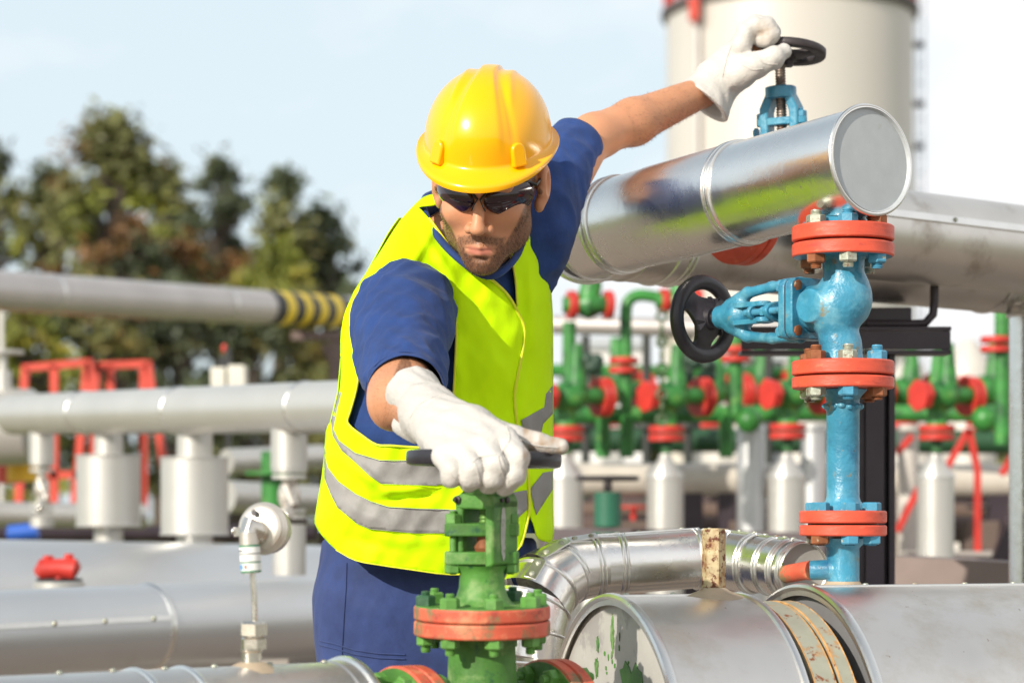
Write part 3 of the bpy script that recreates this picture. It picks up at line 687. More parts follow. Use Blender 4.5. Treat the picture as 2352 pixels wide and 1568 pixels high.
# ------------------------------------------------------------------ green gate valve in front, with the pipe on its left
GY = 3.23; kg = GY / F; GO = P(1107, 1389, GY); GT = math.radians(2.4)
def green_valve():
    t = thing('green_gate_valve', 'green gate valve with worn orange bonnet flange and black handwheel under the gloved hand', 'valve', GO, None, (GT, 0, 0))
    def B(m, nm, mt, s=30, b=0): return m.build(nm, mt, t, s, b)
    O = V(0, 0, 0)
    R = 157 * kg
    for z0, th in ((-.0185, .0185), (-.0398, .0203)):
        m = MB(); m.lathe([(z0, .03), (z0, R - .003), (z0 + .001, R - .001), (z0 + .003, R), (z0 + th - .003, R), (z0 + th - .001, R - .001), (z0 + th, R - .003), (z0 + th, .03)], O, UP, 96); B(m, 'bonnet_flange', m_orange_w, 25)
    m = MB(); m.lathe([(-.0005, R - .0022), (.0009, R - .0028), (.0014, .03)], O, UP, 96); B(m, 'flange_top', m_green)
    m = MB(); m.lathe([(-.0215, R - .005), (-.0165, R - .005)], O, UP, 60); B(m, 'gasket', m_black2)
    rb = .0765
    for k in range(8):
        an = math.radians(-77.5 + 45 * k); p = V(rb * math.cos(an), rb * math.sin(an), 0)
        dark = k in (6, 3)
        bolt(t, p + UP * .001, UP, .0133, .0135, .0062, .0055, m_boltgd if dark else m_boltg, .2 + k * .37)
        bolt(t, p - UP * .0398, -UP, .0125, .0125, .0068, .009, m_boltg, .5 + k * .3)
    m = MB(); m.lathe([(-.0, .046), (.004, .040), (.012, .0345), (.024, .0308), (.044, .0295), (.05, .0325), (.054, .036)], O, UP, 48); B(m, 'bonnet_neck', m_green, 60)
    # yoke turned about the spindle
    al = math.radians(36); ex = V(math.cos(al), -math.sin(al), 0) * -1; ex = V(math.cos(al), math.sin(al) * -1, 0)
    # front face looks left towards the camera: its normal n, its width along ex
    n = V(-math.sin(al), -math.cos(al), 0); ex = V(math.cos(al), -math.sin(al), 0); w2, d2 = .0315, .0285
    off = V(.004, 0, 0)
    def plate(pts, name, mt, th=2 * d2, o=None, bev=.003):
        m = MB(); m.prism(pts, (o or off) + n * d2 * .86, ex, UP, -n, th); return B(m, name, mt, 30, bev)
    zt = .152
    # frame with a window: left pillar, right pillar, head, sill
    plate([(-w2, .058), (-w2 + .0115, .058), (-w2 + .0115, .128), (-w2 + .004, .146), (-w2, .140)], 'yoke_pillar', m_green)
    plate([(w2 - .014, .048), (w2, .056), (w2, .140), (w2 - .004, .148), (w2 - .014, .128)], 'yoke_pillar', m_green)
    hd = [(-w2, .1285), (w2, .1285), (w2, .139), (w2 - .004, .147), (w2 - .012, zt), (-w2 + .012, zt), (-w2 + .004, .147), (-w2, .139)]
    plate(hd, 'yoke_head', m_green, 2 * d2 + .001, off + n * .0005)
    m = MB(); m.lathe([(zt - .003, .029), (zt + .006, .029), (zt + .0075, .0275), (zt + .0075, 0)], off, UP, 40); B(m, 'bearing_cap', m_green, 40)
    # grey filler smear on the side face
    m = MB(); sm = spline([(0, .060), (.004, .07), (.003, .09), (.005, .11), (.002, .13), (-.004, .128), (-.007, .105), (-.006, .08), (-.003, .066), (0, .060)], 5); rr = random.Random(3)
    pts = [(x * .9 - .002 + rr.uniform(-.0007, .0007), y) for x, y in sm[:-1]]
    m.prism(pts, off + ex * (w2 + .0004), n * -1, UP, ex, .0007); B(m, 'grey_filler_smear', mat('grey_filler', (.42, .42, .38), .7, 0, .2, 60, .6, 160, patches=[((.10, .22, .05), 120, .58, .05, .6)]), 0)
    # gland plate and lower lug plate
    def lug(z0, th, L, W, name):
        pts = []
        for i in range(36):
            an = 2 * math.pi * i / 36; cx_ = L if math.cos(an) > 0 else -L
            r_ = .0145
            if abs(math.cos(an)) < .5: pts.append((W * 1.05 * math.cos(an) * 1.6, W * math.sin(an)))
            else: pts.append(((L - r_) * (1 if math.cos(an) > 0 else -1) + r_ * math.cos(an), r_ * math.sin(an)))
        m = MB(); m.prism(pts, off + UP * z0 - V(.004, 0, 0), V(1, .12, 0).normalized(), V(-.12, 1, 0).normalized(), UP, th); return B(m, name, m_green, 30, .002)
    lug(.0545, .0175, .050, .020, 'lug_plate'); lug(.0925, .0175, .050, .018, 'gland_plate')
    m = MB(); m.lathe([(.072, .0125), (.077, .0145), (.084, .011), (.0925, .011)], off, UP, 24); B(m, 'gland_sleeve', m_boltr, 30)
    xd = V(1, .12, 0).normalized()
    for sgn in (-1, 1):
        q = xd * (.0385 * sgn)
        bolt(t, q + UP * .0545, -UP, .0115, .0115, .005, .002, m_boltg, .4)
        bolt(t, q + UP * .110, UP, .0112, .0125, .0048, .004, m_boltg, .2)
        stem(t, q + UP * .072, UP, .022, .0052, m_boltg, .0022, 'gland_stud')
    stem(t, off + UP * .10, UP, .085, .0078, mat('green_smeared_thread', (.12, .24, .05), .5, .3, .3, 60, .3, 120, patches=[((.45, .25, .12), 90, .6, .06, .5)]), .0048)
    m = MB(); pp = off - ex * .026 + n * .0246 + UP * .141; m.hexa(pp, n, .006, .004); m.cyl(pp, n, .003, .010, 12, .001); B(m, 'grease_nipple', m_black2, 40)
    pp = off + ex * (w2) + UP * .141 - n * .006; m = MB(); m.hexa(pp, ex, .0045, .003); m.hexa(pp + n * .012, ex, .003, .003); B(m, 'grease_nipple', m_black2, 40)
    # handwheel, level, nearly edge on
    wc = V(.0025, -.004, .195)
    Rt = Matrix.Rotation(-GT, 3, 'X'); wax = (Rt @ V(.022, 0, 1)).normalized()
    handwheel(t, wc, wax, .1037, .011, 4, m_black, .5, .012, hub=.020, hublen=.03, flat=.0100)
    m = MB(); m.cyl(V(.002, 0, .155), UP, .012, .03, 20); B(m, 'spindle_nut', m_boltgd)
    # body
    m = MB(); m.lathe([(-.04, .048), (-.055, .045), (-.075, .0455), (-.30, .052)], O, UP, 48)
    f1 = V(.80, .60, 0)
    Ri = Matrix.Rotation(-GT, 3, 'X'); dd = (Ri @ f1).normalized(); bc = V(0, 0, -.168)
    m.tube([bc - dd * .09, bc - dd * .04, bc + dd * .04, bc + dd * .09], [.043, .05, .05, .043], 40); m.ball(bc, .062, 32, 20, (1, 1, 1.15))
    B(m, 'valve_body', m_green, 60)
    for sgn in (-1, 1):
        for q, th in ((.100, .019), (.1205, .019)):
            fl = MB(); z0 = q; R2 = .0915
            fl.lathe([(z0, .03), (z0, R2 - .003), (z0 + .002, R2), (z0 + th - .002, R2), (z0 + th, R2 - .003), (z0 + th, .03)], bc, dd * sgn, 80); B(fl, 'end_flange', m_orange_w, 25)
        fl = MB(); fl.lathe([(.0985, .03), (.0985, .0885), (.1002, .0885)], bc, dd * sgn, 60)
        fl.lathe([(.1402, .0885), (.1418, .0885), (.1418, .03)], bc, dd * sgn, 60); B(fl, 'flange_face', m_green, 25)
        ax, x, y = perp(dd * sgn)
        for k in range(8):
            an = math.radians(22.5 + 45 * k); q = bc + (x * math.cos(an) + y * math.sin(an)) * .0735
            bolt(t, q + ax * .0985, -ax, .0135, .0135, .0065, .008, m_boltg if k % 3 else m_boltgd, .3 + k)
            bolt(t, q + ax * .1418, ax, .0135, .0135, .0065, .009, m_boltg if k % 3 else m_boltgd, .8 + k)
    # clad pipe on the left of the valve
    bw = GO + Matrix.Rotation(GT, 3, 'X') @ bc; e = V(.80, .60, 0)
    p = thing('front_clad_pipe', 'grey clad pipe at the bottom edge left of the green valve, carrying the temperature probe', 'pipe', bw - e * .8)
    r = .100; m = MB(); m.lathe([(0, r), (.572, r), (.575, r + .002), (.60, r + .002), (.60, r - .01)], bw - e * .815, e, 72); j = m.build('jacket', m_alu_dull, p, 30)
    m = MB(); [bead(MB(), bw - e * q0, e, r + q1, q2, q2 * 1.25).build('rim_band', m_seam, j) for q0, q1, q2 in ((.218, .002, .0055), (.455, 0, .004), (.52, 0, .004))]
    m = MB(); m.lathe([(0, r - .002), (0, .03)], bw - e * .221, e, 60); m.build('end_plate', m_cap, p)
    m = MB(); m.tube([bw - e * .26, bw - e * .145], .042, 32); m.build('pipe_neck', m_green, p)
    dn = (UP * .93 + V(.6, -.8, 0) * .36).normalized()
    for s_ in (-.25, -.33, -.41, -.48, -.55, -.62):
        q = MB(); q.lathe([(0, .0045), (.0016, .0042), (.003, .002), (.0032, 0)], bw + e * s_ + UP * (r + .0006) + V(0, 0, 0), UP, 12); q.build('screw', m_bolt, j)
    # temperature probe standing on it
    s0 = -.357; base = bw + e * s0 + UP * (r - .004)
    g = thing('temperature_probe', 'steel probe with round cast head and white green stickers on the front pipe', 'gauge', base)
    Yb = base.y; kk = Yb / F
    def Q(x, y): return P(x, y, Yb)
    m = MB(); m.lathe([(-.004, .040), (.003, .026), (.008, .016), (.009, 0)], base, UP, 28); m.build('sealant_collar', m_mastic, g, 60)
    ax = (Q(583, 1440) - Q(584, 1510)).normalized()
    m = MB(); m.lathe([(0, .0125), (Q(0, 1497).z - base.z, .0125), (Q(0, 1497).z - base.z + .002, .0145), (Q(0, 1490).z - base.z, .0145), (Q(0, 1490).z - base.z, 0)], base, UP, 28); m.build('threaded_socket', m_stain, g, 35)
    m = MB(); m.hexa(Q(583, 1489), UP, .0165, Q(0, 1462).z - Q(0, 1489).z, .35); m.build('lower_hexagon', m_stain, g, 30)
    m = MB(); m.cyl(Q(583, 1463), UP, .0115, .006, 24); m.hexa(Q(583, 1458), UP, .0185, Q(0, 1426).z - Q(0, 1458).z, .2); m.build('upper_hexagon', m_stain, g, 30)
    m = MB(); m.tube([Q(585, 1430), Q(585, 1400), Q(584, 1360), Q(581, 1330), Q(579, 1300)], .0034, 16); m.build('thin_tube', m_stain, g)
    b0 = Q(577, 1316); b1 = Q(573, 1250); bx = (b1 - b0).normalized(); L = (b1 - b0).length
    m = MB(); m.lathe([(0, 0), (0, .0115), (L * .8, .0125), (L * .8, .0125), (L * 1.45, .0122), (L * 1.46, .009)], b0, bx, 28); bar = m.build('sensor_barrel', m_alum_cast, g, 35)
    for u0, u1, mt, nm in ((.04, .10, m_gband, 'green_band'), (.10, .36, m_sticker, 'white_sticker'), (.36, .40, m_gband, 'green_band'), (.42, .66, m_sticker, 'white_sticker'), (.67, .70, m_kband, 'black_band'), (.70, .92, m_sticker, 'white_sticker'), (.92, .99, m_gband, 'green_band')):
        q = MB(); q.lathe([(L * u0, .0131), (L * u1, .0131)], b0, bx, 28); q.build(nm, mt, bar)
    q = MB(); ax_, x_, y_ = perp(bx); 
    for u0, u1, v0, v1, mt in ((.14, .33, 4.95, 5.55, m_bband), (.16, .30, 5.75, 6.0, m_rband), (.76, .82, 4.3, 5.6, m_kband)):
        z = MB(); n_ = 8; vs = []
        for i in range(n_ + 1):
            an = v0 + (v1 - v0) * i / n_
            for u in (u0, u1): vs.append(b0 + bx * (L * u) + (x_ * math.cos(an) + y_ * math.sin(an)) * .01325)
        z.add(vs, [(2 * i, 2 * i + 1, 2 * i + 3, 2 * i + 2) for i in range(n_)]); z.build('printed_mark', mt, bar)
    hd_ = V(-.30, -.94, .10).normalized(); hc = Q(601, 1214) + V(0, .030, 0)
    m = MB(); m.lathe([(-.028, 0), (-.028, .026), (-.018, .0300), (-.004, .0322), (0, .0335), (.004, .0335), (.0055, .0315), (.0075, .0310), (.009, .0290), (.012, .0283), (.0135, .0255), (.0145, .0235), (.0155, 0)], hc, hd_, 60); m.build('cast_head', m_alum_cast, g, 35)
    k0 = hc + hd_ * .014 + V(-.002, 0, -.006)
    m = MB(); m.tube([k0, k0 + hd_ * .012, b0 + bx * (L * 1.62) + hd_ * -.001, b0 + bx * (L * 1.38)], [.0155, .0150, .0135, .0125], 28); m.build('elbow_socket', m_stain, g, 60)
    ax_, x_, y_ = perp(hd_)
    m = MB(); m.cyl(hc + hd_ * .0145 + UP * .0185 - V(.0, 0, 0) + V(-.006, 0, 0), hd_, .0042, .003, 20, .0005); m.build('plug', m_black, g)
    m = MB(); m.box(hc + V(-.034, -.004, -.004), (.008, .008, .012)); m.cyl(hc + V(-.036, -.005, -.003), V(-1, -.3, 0), .004, .005, 16); m.build('earth_clamp', m_stain, g, 30, .001)
green_valve()
# ------------------------------------------------------------------ far tank
def tank():
    Y = 40.0; k = Y / F; r = 285 * k; cx = P(1820, 0, Y).x; z = P(0, 22, Y).z; cy = Y + r * .2
    t = thing('storage_tank', 'tall cream cylindrical storage tank with dark top rim and red railing in the distance', 'tank', (cx, cy, 0))
    m = MB(); m.lathe([(0, r), (z, r), (z + .05, r - .3), (z + .5, 0)], (cx, cy, 0), UP, 96); sh = m.build('tank_shell', m_tank, t)
    m = MB(); m.torus((cx, cy, z), UP, r + .03, .07, 96, 8, .10); m.build('top_rim', mat('dark_rim', (.10, .08, .08), .6), t)
    for zz in (2.2, 4.2, 6.2):
        m = MB(); m.torus((cx, cy, zz), UP, r, .012, 96, 6, .02); m.build('plate_joint', mat('plate_joint', (.50, .46, .40), .5), sh)
    m = MB()
    for i in range(30):
        an = 2 * math.pi * i / 30; p = V(cx + (r + .02) * math.cos(an), cy + (r + .02) * math.sin(an), z)
        m.beam(p, p + UP * 1.1, .06)
    for h in (.35, .7, 1.1): m.torus((cx, cy, z + h), UP, r + .02, .05, 96, 6)
    m.lathe([(.12, r + .03), (.38, r + .03)], (cx, cy, z), UP, 96, arc=(2.6, 4.4))
    m.build('red_railing', m_red_bg, t)
    x1 = P(1592, 0, Y).x; yy = cy - math.sqrt(max(0, r * r - (x1 - cx) ** 2)) - .12
    m = MB(); m.tube([(x1, yy, 0), (x1, yy, z - .1)], .05, 12); m.build('drain_pipe', m_greyp, t)
    m = MB(); m.box((P(1583, 0, Y).x, yy - .1, P(0, 52, Y).z), (.16, .16, .36)); m.cyl((P(1583, 0, Y).x, yy - .1, P(0, 70, Y).z - .1), UP, .05, .12, 12); m.build('orange_beacon', m_redframe, t, 30, .02)
    # caged ladder on the right side
    lx = P(2122, 0, Y).x; ly = cy - .1
    m = MB()
    for dx in (-.06, .06): m.beam((lx + dx, ly, 0), (lx + dx, ly, z + 1), .025)
    for i in range(int(z / .3)): m.beam((lx - .06, ly, .3 * i), (lx + .06, ly, .3 * i), .02)
    m.build('ladder', mat('ladder_steel', (.42, .46, .55), .5, .4), t)
    for yv in (95, 232, 330):
        zz = P(0, yv, Y).z; m = MB(); m.box((lx - .05, ly, zz), (.22, .12, .10)); m.build('ladder_bracket', m_purple, t, 30, .02)
tank()

# ------------------------------------------------------------------ trees
def leaf_mat(nm, c):
    return mat(nm, c, .6, 0, .45, .9, 0, patches=[((c[0] * 1.9, c[1] * 1.35, c[2] * 1.1), 1.4, .54, .1, .6)])
leafm = [leaf_mat('leaves_olive', (.15, .155, .05)), leaf_mat('leaves_dark', (.075, .095, .045)), leaf_mat('leaves_autumn', (.20, .10, .03)), leaf_mat('leaves_lime', (.19, .21, .03))]
m_bark = mat('bark', (.09, .07, .055), .9, 0, .3, 6, .5, 20)
def tree(name, label, x, y0, y1, Y, hw, mi, seed, nblob=36, dens=130, tr=None, leaf=.115, gappy=.5):
    """x, crown foot and top in the photograph, distance, half width; every crown is clumps of small leaves round real limbs"""
    r = random.Random(seed); k = Y / F
    base = V(P(x, 0, Y).x, Y, 0); top = P(x, y1, Y).z; bot = P(x, y0, Y).z; W = hw * k * 1.22; H = top - bot; nblob = int(nblob * 1.25)
    t = thing(name, label, 'tree', base, 'trees beyond the pipes')
    tk = MB(); pts = [base, base + V(r.uniform(-.1, .1), 0, bot * .6), base + V(r.uniform(-.2, .2), 0, bot + H * .35), base + V(r.uniform(-.3, .3), .1, bot + H * .85)]
    tk.tube([tuple(p) for p in spline([tuple(p) for p in pts], 4)], [.20 * (1 - i / 14) + .02 for i in range(13)], 10)
    blobs = []
    for i in range(nblob):
        u = r.random(); zz = bot + H * (u ** .85); prof = math.sin(math.pi * min(1, .12 + .88 * u) ** .8) ** .7
        an = r.uniform(0, 2 * math.pi); rr = W * prof * (.25 + .75 * r.random() ** .5)
        c = V(base.x + rr * math.cos(an), Y + rr * math.sin(an) * .7, zz); s = r.uniform(.35, .95) * (W * .36 + .25)
        blobs.append((c, s)); a = base + UP * (bot + (zz - bot) * .55 if zz > bot else bot)
        mid = (a + c) / 2 + UP * .2; tk.tube([a, mid, c], [.06, .04, .012], 6)
    tk.build('trunk', m_bark, t)
    g = np.random.default_rng(seed); VV = []
    for c, s in blobs:
        n = int(dens * 1.25 * (s / .5) ** 2); d = g.normal(size=(n, 3)); d /= np.linalg.norm(d, axis=1)[:, None]
        p = np.array(c) + d * (s * np.minimum(1.35, np.abs(g.normal(0, .62, n))))[:, None] * np.array([1, 1, .75])
        a = g.normal(size=(n, 3)); a /= np.linalg.norm(a, axis=1)[:, None]; b = np.cross(a, g.normal(size=(n, 3))); b /= np.linalg.norm(b, axis=1)[:, None]
        L = leaf * g.uniform(.6, 1.3, n)[:, None]
        VV.append(np.stack([p - a * L, p + b * L * .45, p + a * L, p - b * L * .45], 1))
    VV = np.concatenate(VV); n = len(VV); mats = mi if isinstance(mi, tuple) else (mi,)
    o = link_mesh('crown', VV.reshape(-1, 3), np.arange(n * 4).reshape(-1, 4), [leafm[i] for i in mats], t, 0)
    if len(mats) > 1:
        cz = np.zeros(n, int)
        q = VV.mean(1); f = np.sin(q[:, 0] * 1.7 + seed) + np.sin(q[:, 2] * 2.1 + seed * 2) + g.normal(size=n) * .35
        cz[f > .75] = 1
        if len(mats) > 2: cz[f < -1.0] = 2
        o.data.polygons.foreach_set('material_index', cz.astype(np.int32))
tree('broadleaf_tree', 'tallest olive and rust coloured tree rising left of the others', 255, 760, 285, 46, 118, (0, 2, 3), 11, 62, 150)
tree('broadleaf_tree', 'dark green tree cut by the left picture edge', -20, 800, 350, 48, 75, (1, 0), 12, 34, 150)
tree('broadleaf_tree', 'green and yellowish tree between the tallest tree and the left edge', 120, 800, 400, 47, 78, (0, 3, 1), 13, 40, 150)
tree('broadleaf_tree', 'slim leafy tree filling the gap right of the tallest tree', 375, 760, 375, 50, 62, (1, 0, 2), 14, 32, 125)
tree('broadleaf_tree', 'thin see-through tree with sparse top in the middle gap', 505, 790, 370, 52, 84, (1, 0), 15, 40, 95)
tree('broadleaf_tree', 'dark tree with forked top nearest to the worker', 650, 760, 400, 46, 72, (1, 0), 16, 34, 130)
tree('broadleaf_tree', 'dark spreading tree leaning towards the worker shoulder', 745, 700, 485, 47, 72, (1, 2), 17, 24, 95)
tree('yellow_tree', 'low yellow green tree in front of the dark forked tree', 640, 800, 570, 42, 62, (3, 2), 18, 24, 150)
for i, (x, y1, hw, mi, lb) in enumerate(((60, 700, 120, (3, 0), 'olive bush at the far left below the striped pipe'), (250, 690, 110, (1, 0), 'dark bush below the tallest tree'), (420, 660, 100, (1, 0), 'dark bush in the middle below the thin tree'),
        (560, 700, 100, (1, 0), 'dark green bush right of the middle'), (690, 690, 90, (0, 3), 'lime green bush close to the worker'), (820, 650, 90, (1, 0), 'dark bush hidden mostly by the worker'), (950, 700, 90, (1, 0), 'bush behind the worker body'),
        (1330, 1010, 90, (0, 3), 'low bush far behind the green manifold'), (2240, 1000, 120, (1, 0), 'low dark bush behind the right manifold'))):
    tree('bush', lb, x, 1165, y1, 36 + i * .7, hw, mi, 30 + i, 34, 110, leaf=.095)

# ------------------------------------------------------------------ pipes on the left
def lpipe(name, label, p, q, r, mt, beads=(), cat='pipe', start_cap=True):
    a = (q - p).normalized(); L = (q - p).length
    t = thing(name, label, cat, (p + q) / 2)
    m = MB(); m.lathe([(0, 0), (0, r * .8), (r * .15, r), (L, r), (L, 0)], p, a, 56); j = m.build('jacket', mt, t)
    for b in beads:
        x = (b - p.x) / a.x if abs(a.x) > 1e-6 else 0
        e = MB(); e.torus(p + a * x, a, r, r * .045, 56, 8, r * .09); e.build('rim_band', m_seam, j)
    return t, j, a
p, q = P(-60, 664, 9.5), P(1180, 742, 14.2)
t, j, a = lpipe('overhead_pipe', 'overhead grey pipe at upper left ending in black and yellow stripes beside the worker', p, q, .082, m_greyp, [P(118, 0, 10.0).x, P(512, 0, 11.2).x])
def at_x(p, q, x):
    lo, hi = 0, 1
    for _ in range(40):
        m = (lo + hi) / 2; v = p + (q - p) * m
        if CX + F * v.x / v.y < x: lo = m
        else: hi = m
    return (lo, p + (q - p) * lo)
ys = [i - 8 for i in (614, 637, 657, 678, 695, 713, 730, 749, 767, 788)]
for i in range(9):
    s0 = at_x(p, q, ys[i])[1]; s1 = at_x(p, q, ys[i + 1])[1]; m = MB()
    m.lathe([(0, .0835), ((s1 - s0).length, .0835)], s0, a, 48); m.build('black_stripe' if i % 2 == 0 else 'yellow_stripe', m_kstripe if i % 2 == 0 else m_ystripe, t)
m = MB(); m.box(P(735, 772, 12), (.28, .1, .04)); m.beam(P(745, 790, 12), P(775, 850, 12), .04); m.beam(P(775, 780, 12), P(775, 1180, 12), .07); tag(m.build('pipe_bracket', mat('brown_steel', (.16, .11, .10), .6), None, 0), 'brown steel bracket under the striped end of the overhead pipe', 'bracket')
m = MB(); m.beam(P(3, 700, 10), P(3, 1200, 10), .02); tag(m.build('thin_post', m_white, None, 0), 'thin pale post at the left picture edge under the overhead pipe', 'post')

p, q = P(30, 952, 8.5), P(1150, 925, 5.8)
t, j, a = lpipe('header_pipe', 'pale grey header pipe crossing the left background with vertical branches below it', p, q, .0705, m_white, [P(203, 0, 8.02).x, P(424, 0, 7.4).x, P(708, 0, 6.7).x])
def branch(x, Y, rs, ycap0, ycap1, rc, ybot, label, name='pipe_branch', valve=False):
    k = Y / F; b = P(x, ybot, Y); tt = thing(name, label, 'pipe fitting', b)
    z0 = b.z; z1 = P(0, 970, Y).z
    if rc:
        m = MB(); m.lathe([(z0 - b.z, rs * k), (z1 - b.z, rs * k)], b, UP, 40); m.build('stub', m_white, tt)
        m = MB(); u, v = P(0, ycap1, Y).z - b.z, P(0, ycap0, Y).z - b.z
        m.lathe([(u, 0), (u, rc * k), (v, rc * k), (v, 0)], b, UP, 48); m.torus(b + UP * u, UP, rc * k, .004, 40, 6); m.torus(b + UP * v, UP, rc * k, .004, 40, 6); m.build('cylindrical_casing', m_white, tt, 30)
    else:
        zc = P(0, ycap0, Y).z
        m = MB(); m.lathe([(zc, rs * k), (z1, rs * k)], (b.x, Y, 0), UP, 40); m.build('stub', m_white, tt)
    if valve:
        for yy, r_, h_ in ((ycap0 + 8, rs * .95, .012), (ycap0 + 22, rs * .95, .012), (ycap0 + 100, rs * .9, .012), (ycap0 + 114, rs * .9, .012)):
            m = MB(); m.cyl(P(x, yy, Y), UP, r_ * k, h_, 32, .001); m.build('flange', m_white, tt, 30)
        m = MB(); m.ball(P(x, ycap0 + 60, Y), rs * .62 * k, 20, 14, (1, 1, 1.5)); m.tube([P(x - 6, ycap0 + 40, Y - .03), P(x + 12, ycap0 + 85, Y - .07)], rs * .28 * k, 12); m.cyl(P(x, ycap0 + 110, Y), UP, rs * .4 * k, 90 * k, 16); m.build('valve_body', m_alum_cast, tt)
        m = MB(); m.tube([P(x + 8, ycap0 + 55, Y - .05), P(x - 4, ycap0 + 105, Y - .09)], .008, 8); m.ball(P(x - 4, ycap0 + 105, Y - .09), .014, 12, 8); m.build('lever', m_stain, tt)
        m = MB(); m.lathe([(0, rs * .92 * k), (P(0, ycap0 + 125, Y).z - b.z, rs * .92 * k)], b, UP, 32); m.build('lower_casing', m_white, tt)
branch(249, 7.9, 33, 1047, 1207, 73, 1268, 'left pale cylinder casing hanging under the header pipe')
branch(447, 7.35, 41, 1052, 1226, 77, 1283, 'right pale cylinder casing hanging under the header pipe')
branch(96, 8.3, 29, 1062, 0, 0, 1210, 'small valve below the header pipe at the far left', 'branch_valve', True)
branch(664, 6.75, 42, 1078, 0, 0, 1320, 'small valve below the header pipe next to the worker', 'branch_valve', True)
# upright vessel closing the header at the left edge
t = thing('end_vessel', 'pale grey horizontal vessel end at the left edge behind the header pipe', 'vessel', P(0, 1000, 9))
m = MB(); m.lathe([(-.2, 0), (-.2, .13), (0, .145), (.14, .14), (.18, .10), (.19, 0)], P(-10, 980, 9.0), V(1, -.1, 0), 48); m.build('vessel_body', m_white, t)
m = MB(); m.tube([P(8, 910, 9), P(8, 850, 9)], .03, 20); m.cyl(P(8, 812, 9), UP, .075, .012, 28); m.tube([P(8, 850, 9), P(8, 812, 9)], .014, 12); m.build('top_valve', m_white, t)

# long vessels low on the left
p, q = P(-80, 1462, 5.35), P(1100, 1395, 6.6)
t, j, a = lpipe('low_clad_pipe', 'wide grey clad pipe low on the left with a bolted seam', p, q, .1005, m_vessel, [at_x(p, q, 338)[1].x])
s = MB(); dn = (V(a.y, -a.x, 0).normalized() * .97 + UP * .24).normalized(); L = (at_x(p, q, 332)[1] - p).length; tn = a.cross(dn).normalized()
s.box(p + a * (L / 2) + dn * .102, (L, .012, .004), a, tn, dn); s.build('seam', m_seam, j, 0)
for x in (62, 178, 290):
    q_ = MB(); q_.ball(at_x(p, q, x)[1] + dn * .104, .0065, 12, 8); q_.build('screw', m_bolt, j)
p2, q2 = P(-120, 1400, 6.6), P(1150, 1395, 8.0)
t, j, a = lpipe('big_vessel', 'broad pale vessel on which the two cylinder casings stand', p2, q2, .195, m_vessel, [], 'vessel')
c = P(136, 1322, 6.35)
t = thing('vessel_manway', 'round flange with red clamp on top of the broad vessel at lower left', 'flange', c)
m = MB(); m.cyl(c - UP * .04, UP, .066, .026, 40, .003); m.build('flange', m_white, t); m = MB(); m.cyl(c - UP * .013, UP, .060, .006, 40); m.build('dark_ring', m_kstripe, t)
m = MB(); m.tube([c + V(-.052, .01, .012), c + V(-.044, .0, .016), c + V(0, 0, .020), c + V(.042, 0, .016), c + V(.050, 0, .012)], [.018, .030, .026, .030, .016], 14); m.cyl(c + V(-.028, 0, .030), UP, .014, .024, 6); m.cyl(c + V(.026, 0, .030), UP, .013, .028, 6); m.cyl(c + V(0, 0, -.013), UP, .016, .03, 12); m.build('red_clamp', m_red_bg, t)
for x in (100, 345, 620):
    b = P(x, 1480, 6.4); m = MB(); m.box((b.x, b.y, (b.z) / 2), (.12, .25, b.z)); tag(m.build('vessel_support', m_concrete, None, 0), {100: 'grey support block under the low clad pipe at far left', 345: 'grey support block under the low clad pipe in the middle', 620: 'grey support block under the low clad pipe near the worker'}[x], 'support')

# red frames, boxes and oddments behind
def frame3(name, label, pts, Y, w_, extra=()):
    m = MB()
    for z in (0, .5):
        for a_, b_ in zip(pts[:-1], pts[1:]): m.beam(P(a_[0], a_[1], Y + z), P(b_[0], b_[1], Y + z), w_)
    for a_ in pts[1:-1]: m.beam(P(*a_, Y), P(*a_, Y + .5), w_)
    for a_, b_ in extra: m.beam(P(*a_, Y), P(*b_, Y), w_)
    tag(m.build(name, m_redframe, None, 0), label, 'railing')
frame3('red_railing_stand', 'slanted red steel frame standing behind the header pipe at left', [(42, 1180), (58, 845), (205, 832), (250, 1180)], 11, .034, [((125, 1180), (125, 840)), ((170, 1180), (200, 840)), ((45, 1090), (240, 1090))])
frame3('red_railing_stand', 'second red steel frame right behind the two cylinder casings', [(212, 1180), (222, 840), (340, 835), (395, 1180)], 11.4, .034, [((258, 1180), (254, 840)), ((330, 1180), (330, 840))])
t = thing('junction_box', 'pair of cream boxes on a thin stand above the header pipe', 'box', P(525, 1190, 10))
for x0, x1, y0 in ((488, 521, 845), (527, 566, 840)):
    m = MB(); a_ = P(x0, y0, 10); b_ = P(x1, 905, 10); m.box(((a_.x + b_.x) / 2, 10, (a_.z + b_.z) / 2), (b_.x - a_.x, .12, a_.z - b_.z)); m.build('cream_box', mat('cream_box', (.70, .67, .58), .5), t, 0, .006)
m = MB(); m.beam(P(524, 1190, 10.1), P(524, 800, 10.1), .02); m.box(P(516, 835, 10.1), (.05, .05, .06)); m.build('stand', m_kstripe, t, 0); m = MB(); m.ball(P(515, 800, 10.1), .011, 10, 6, (1, 1, 1.8)); m.build('red_lamp', m_red_bg, t)
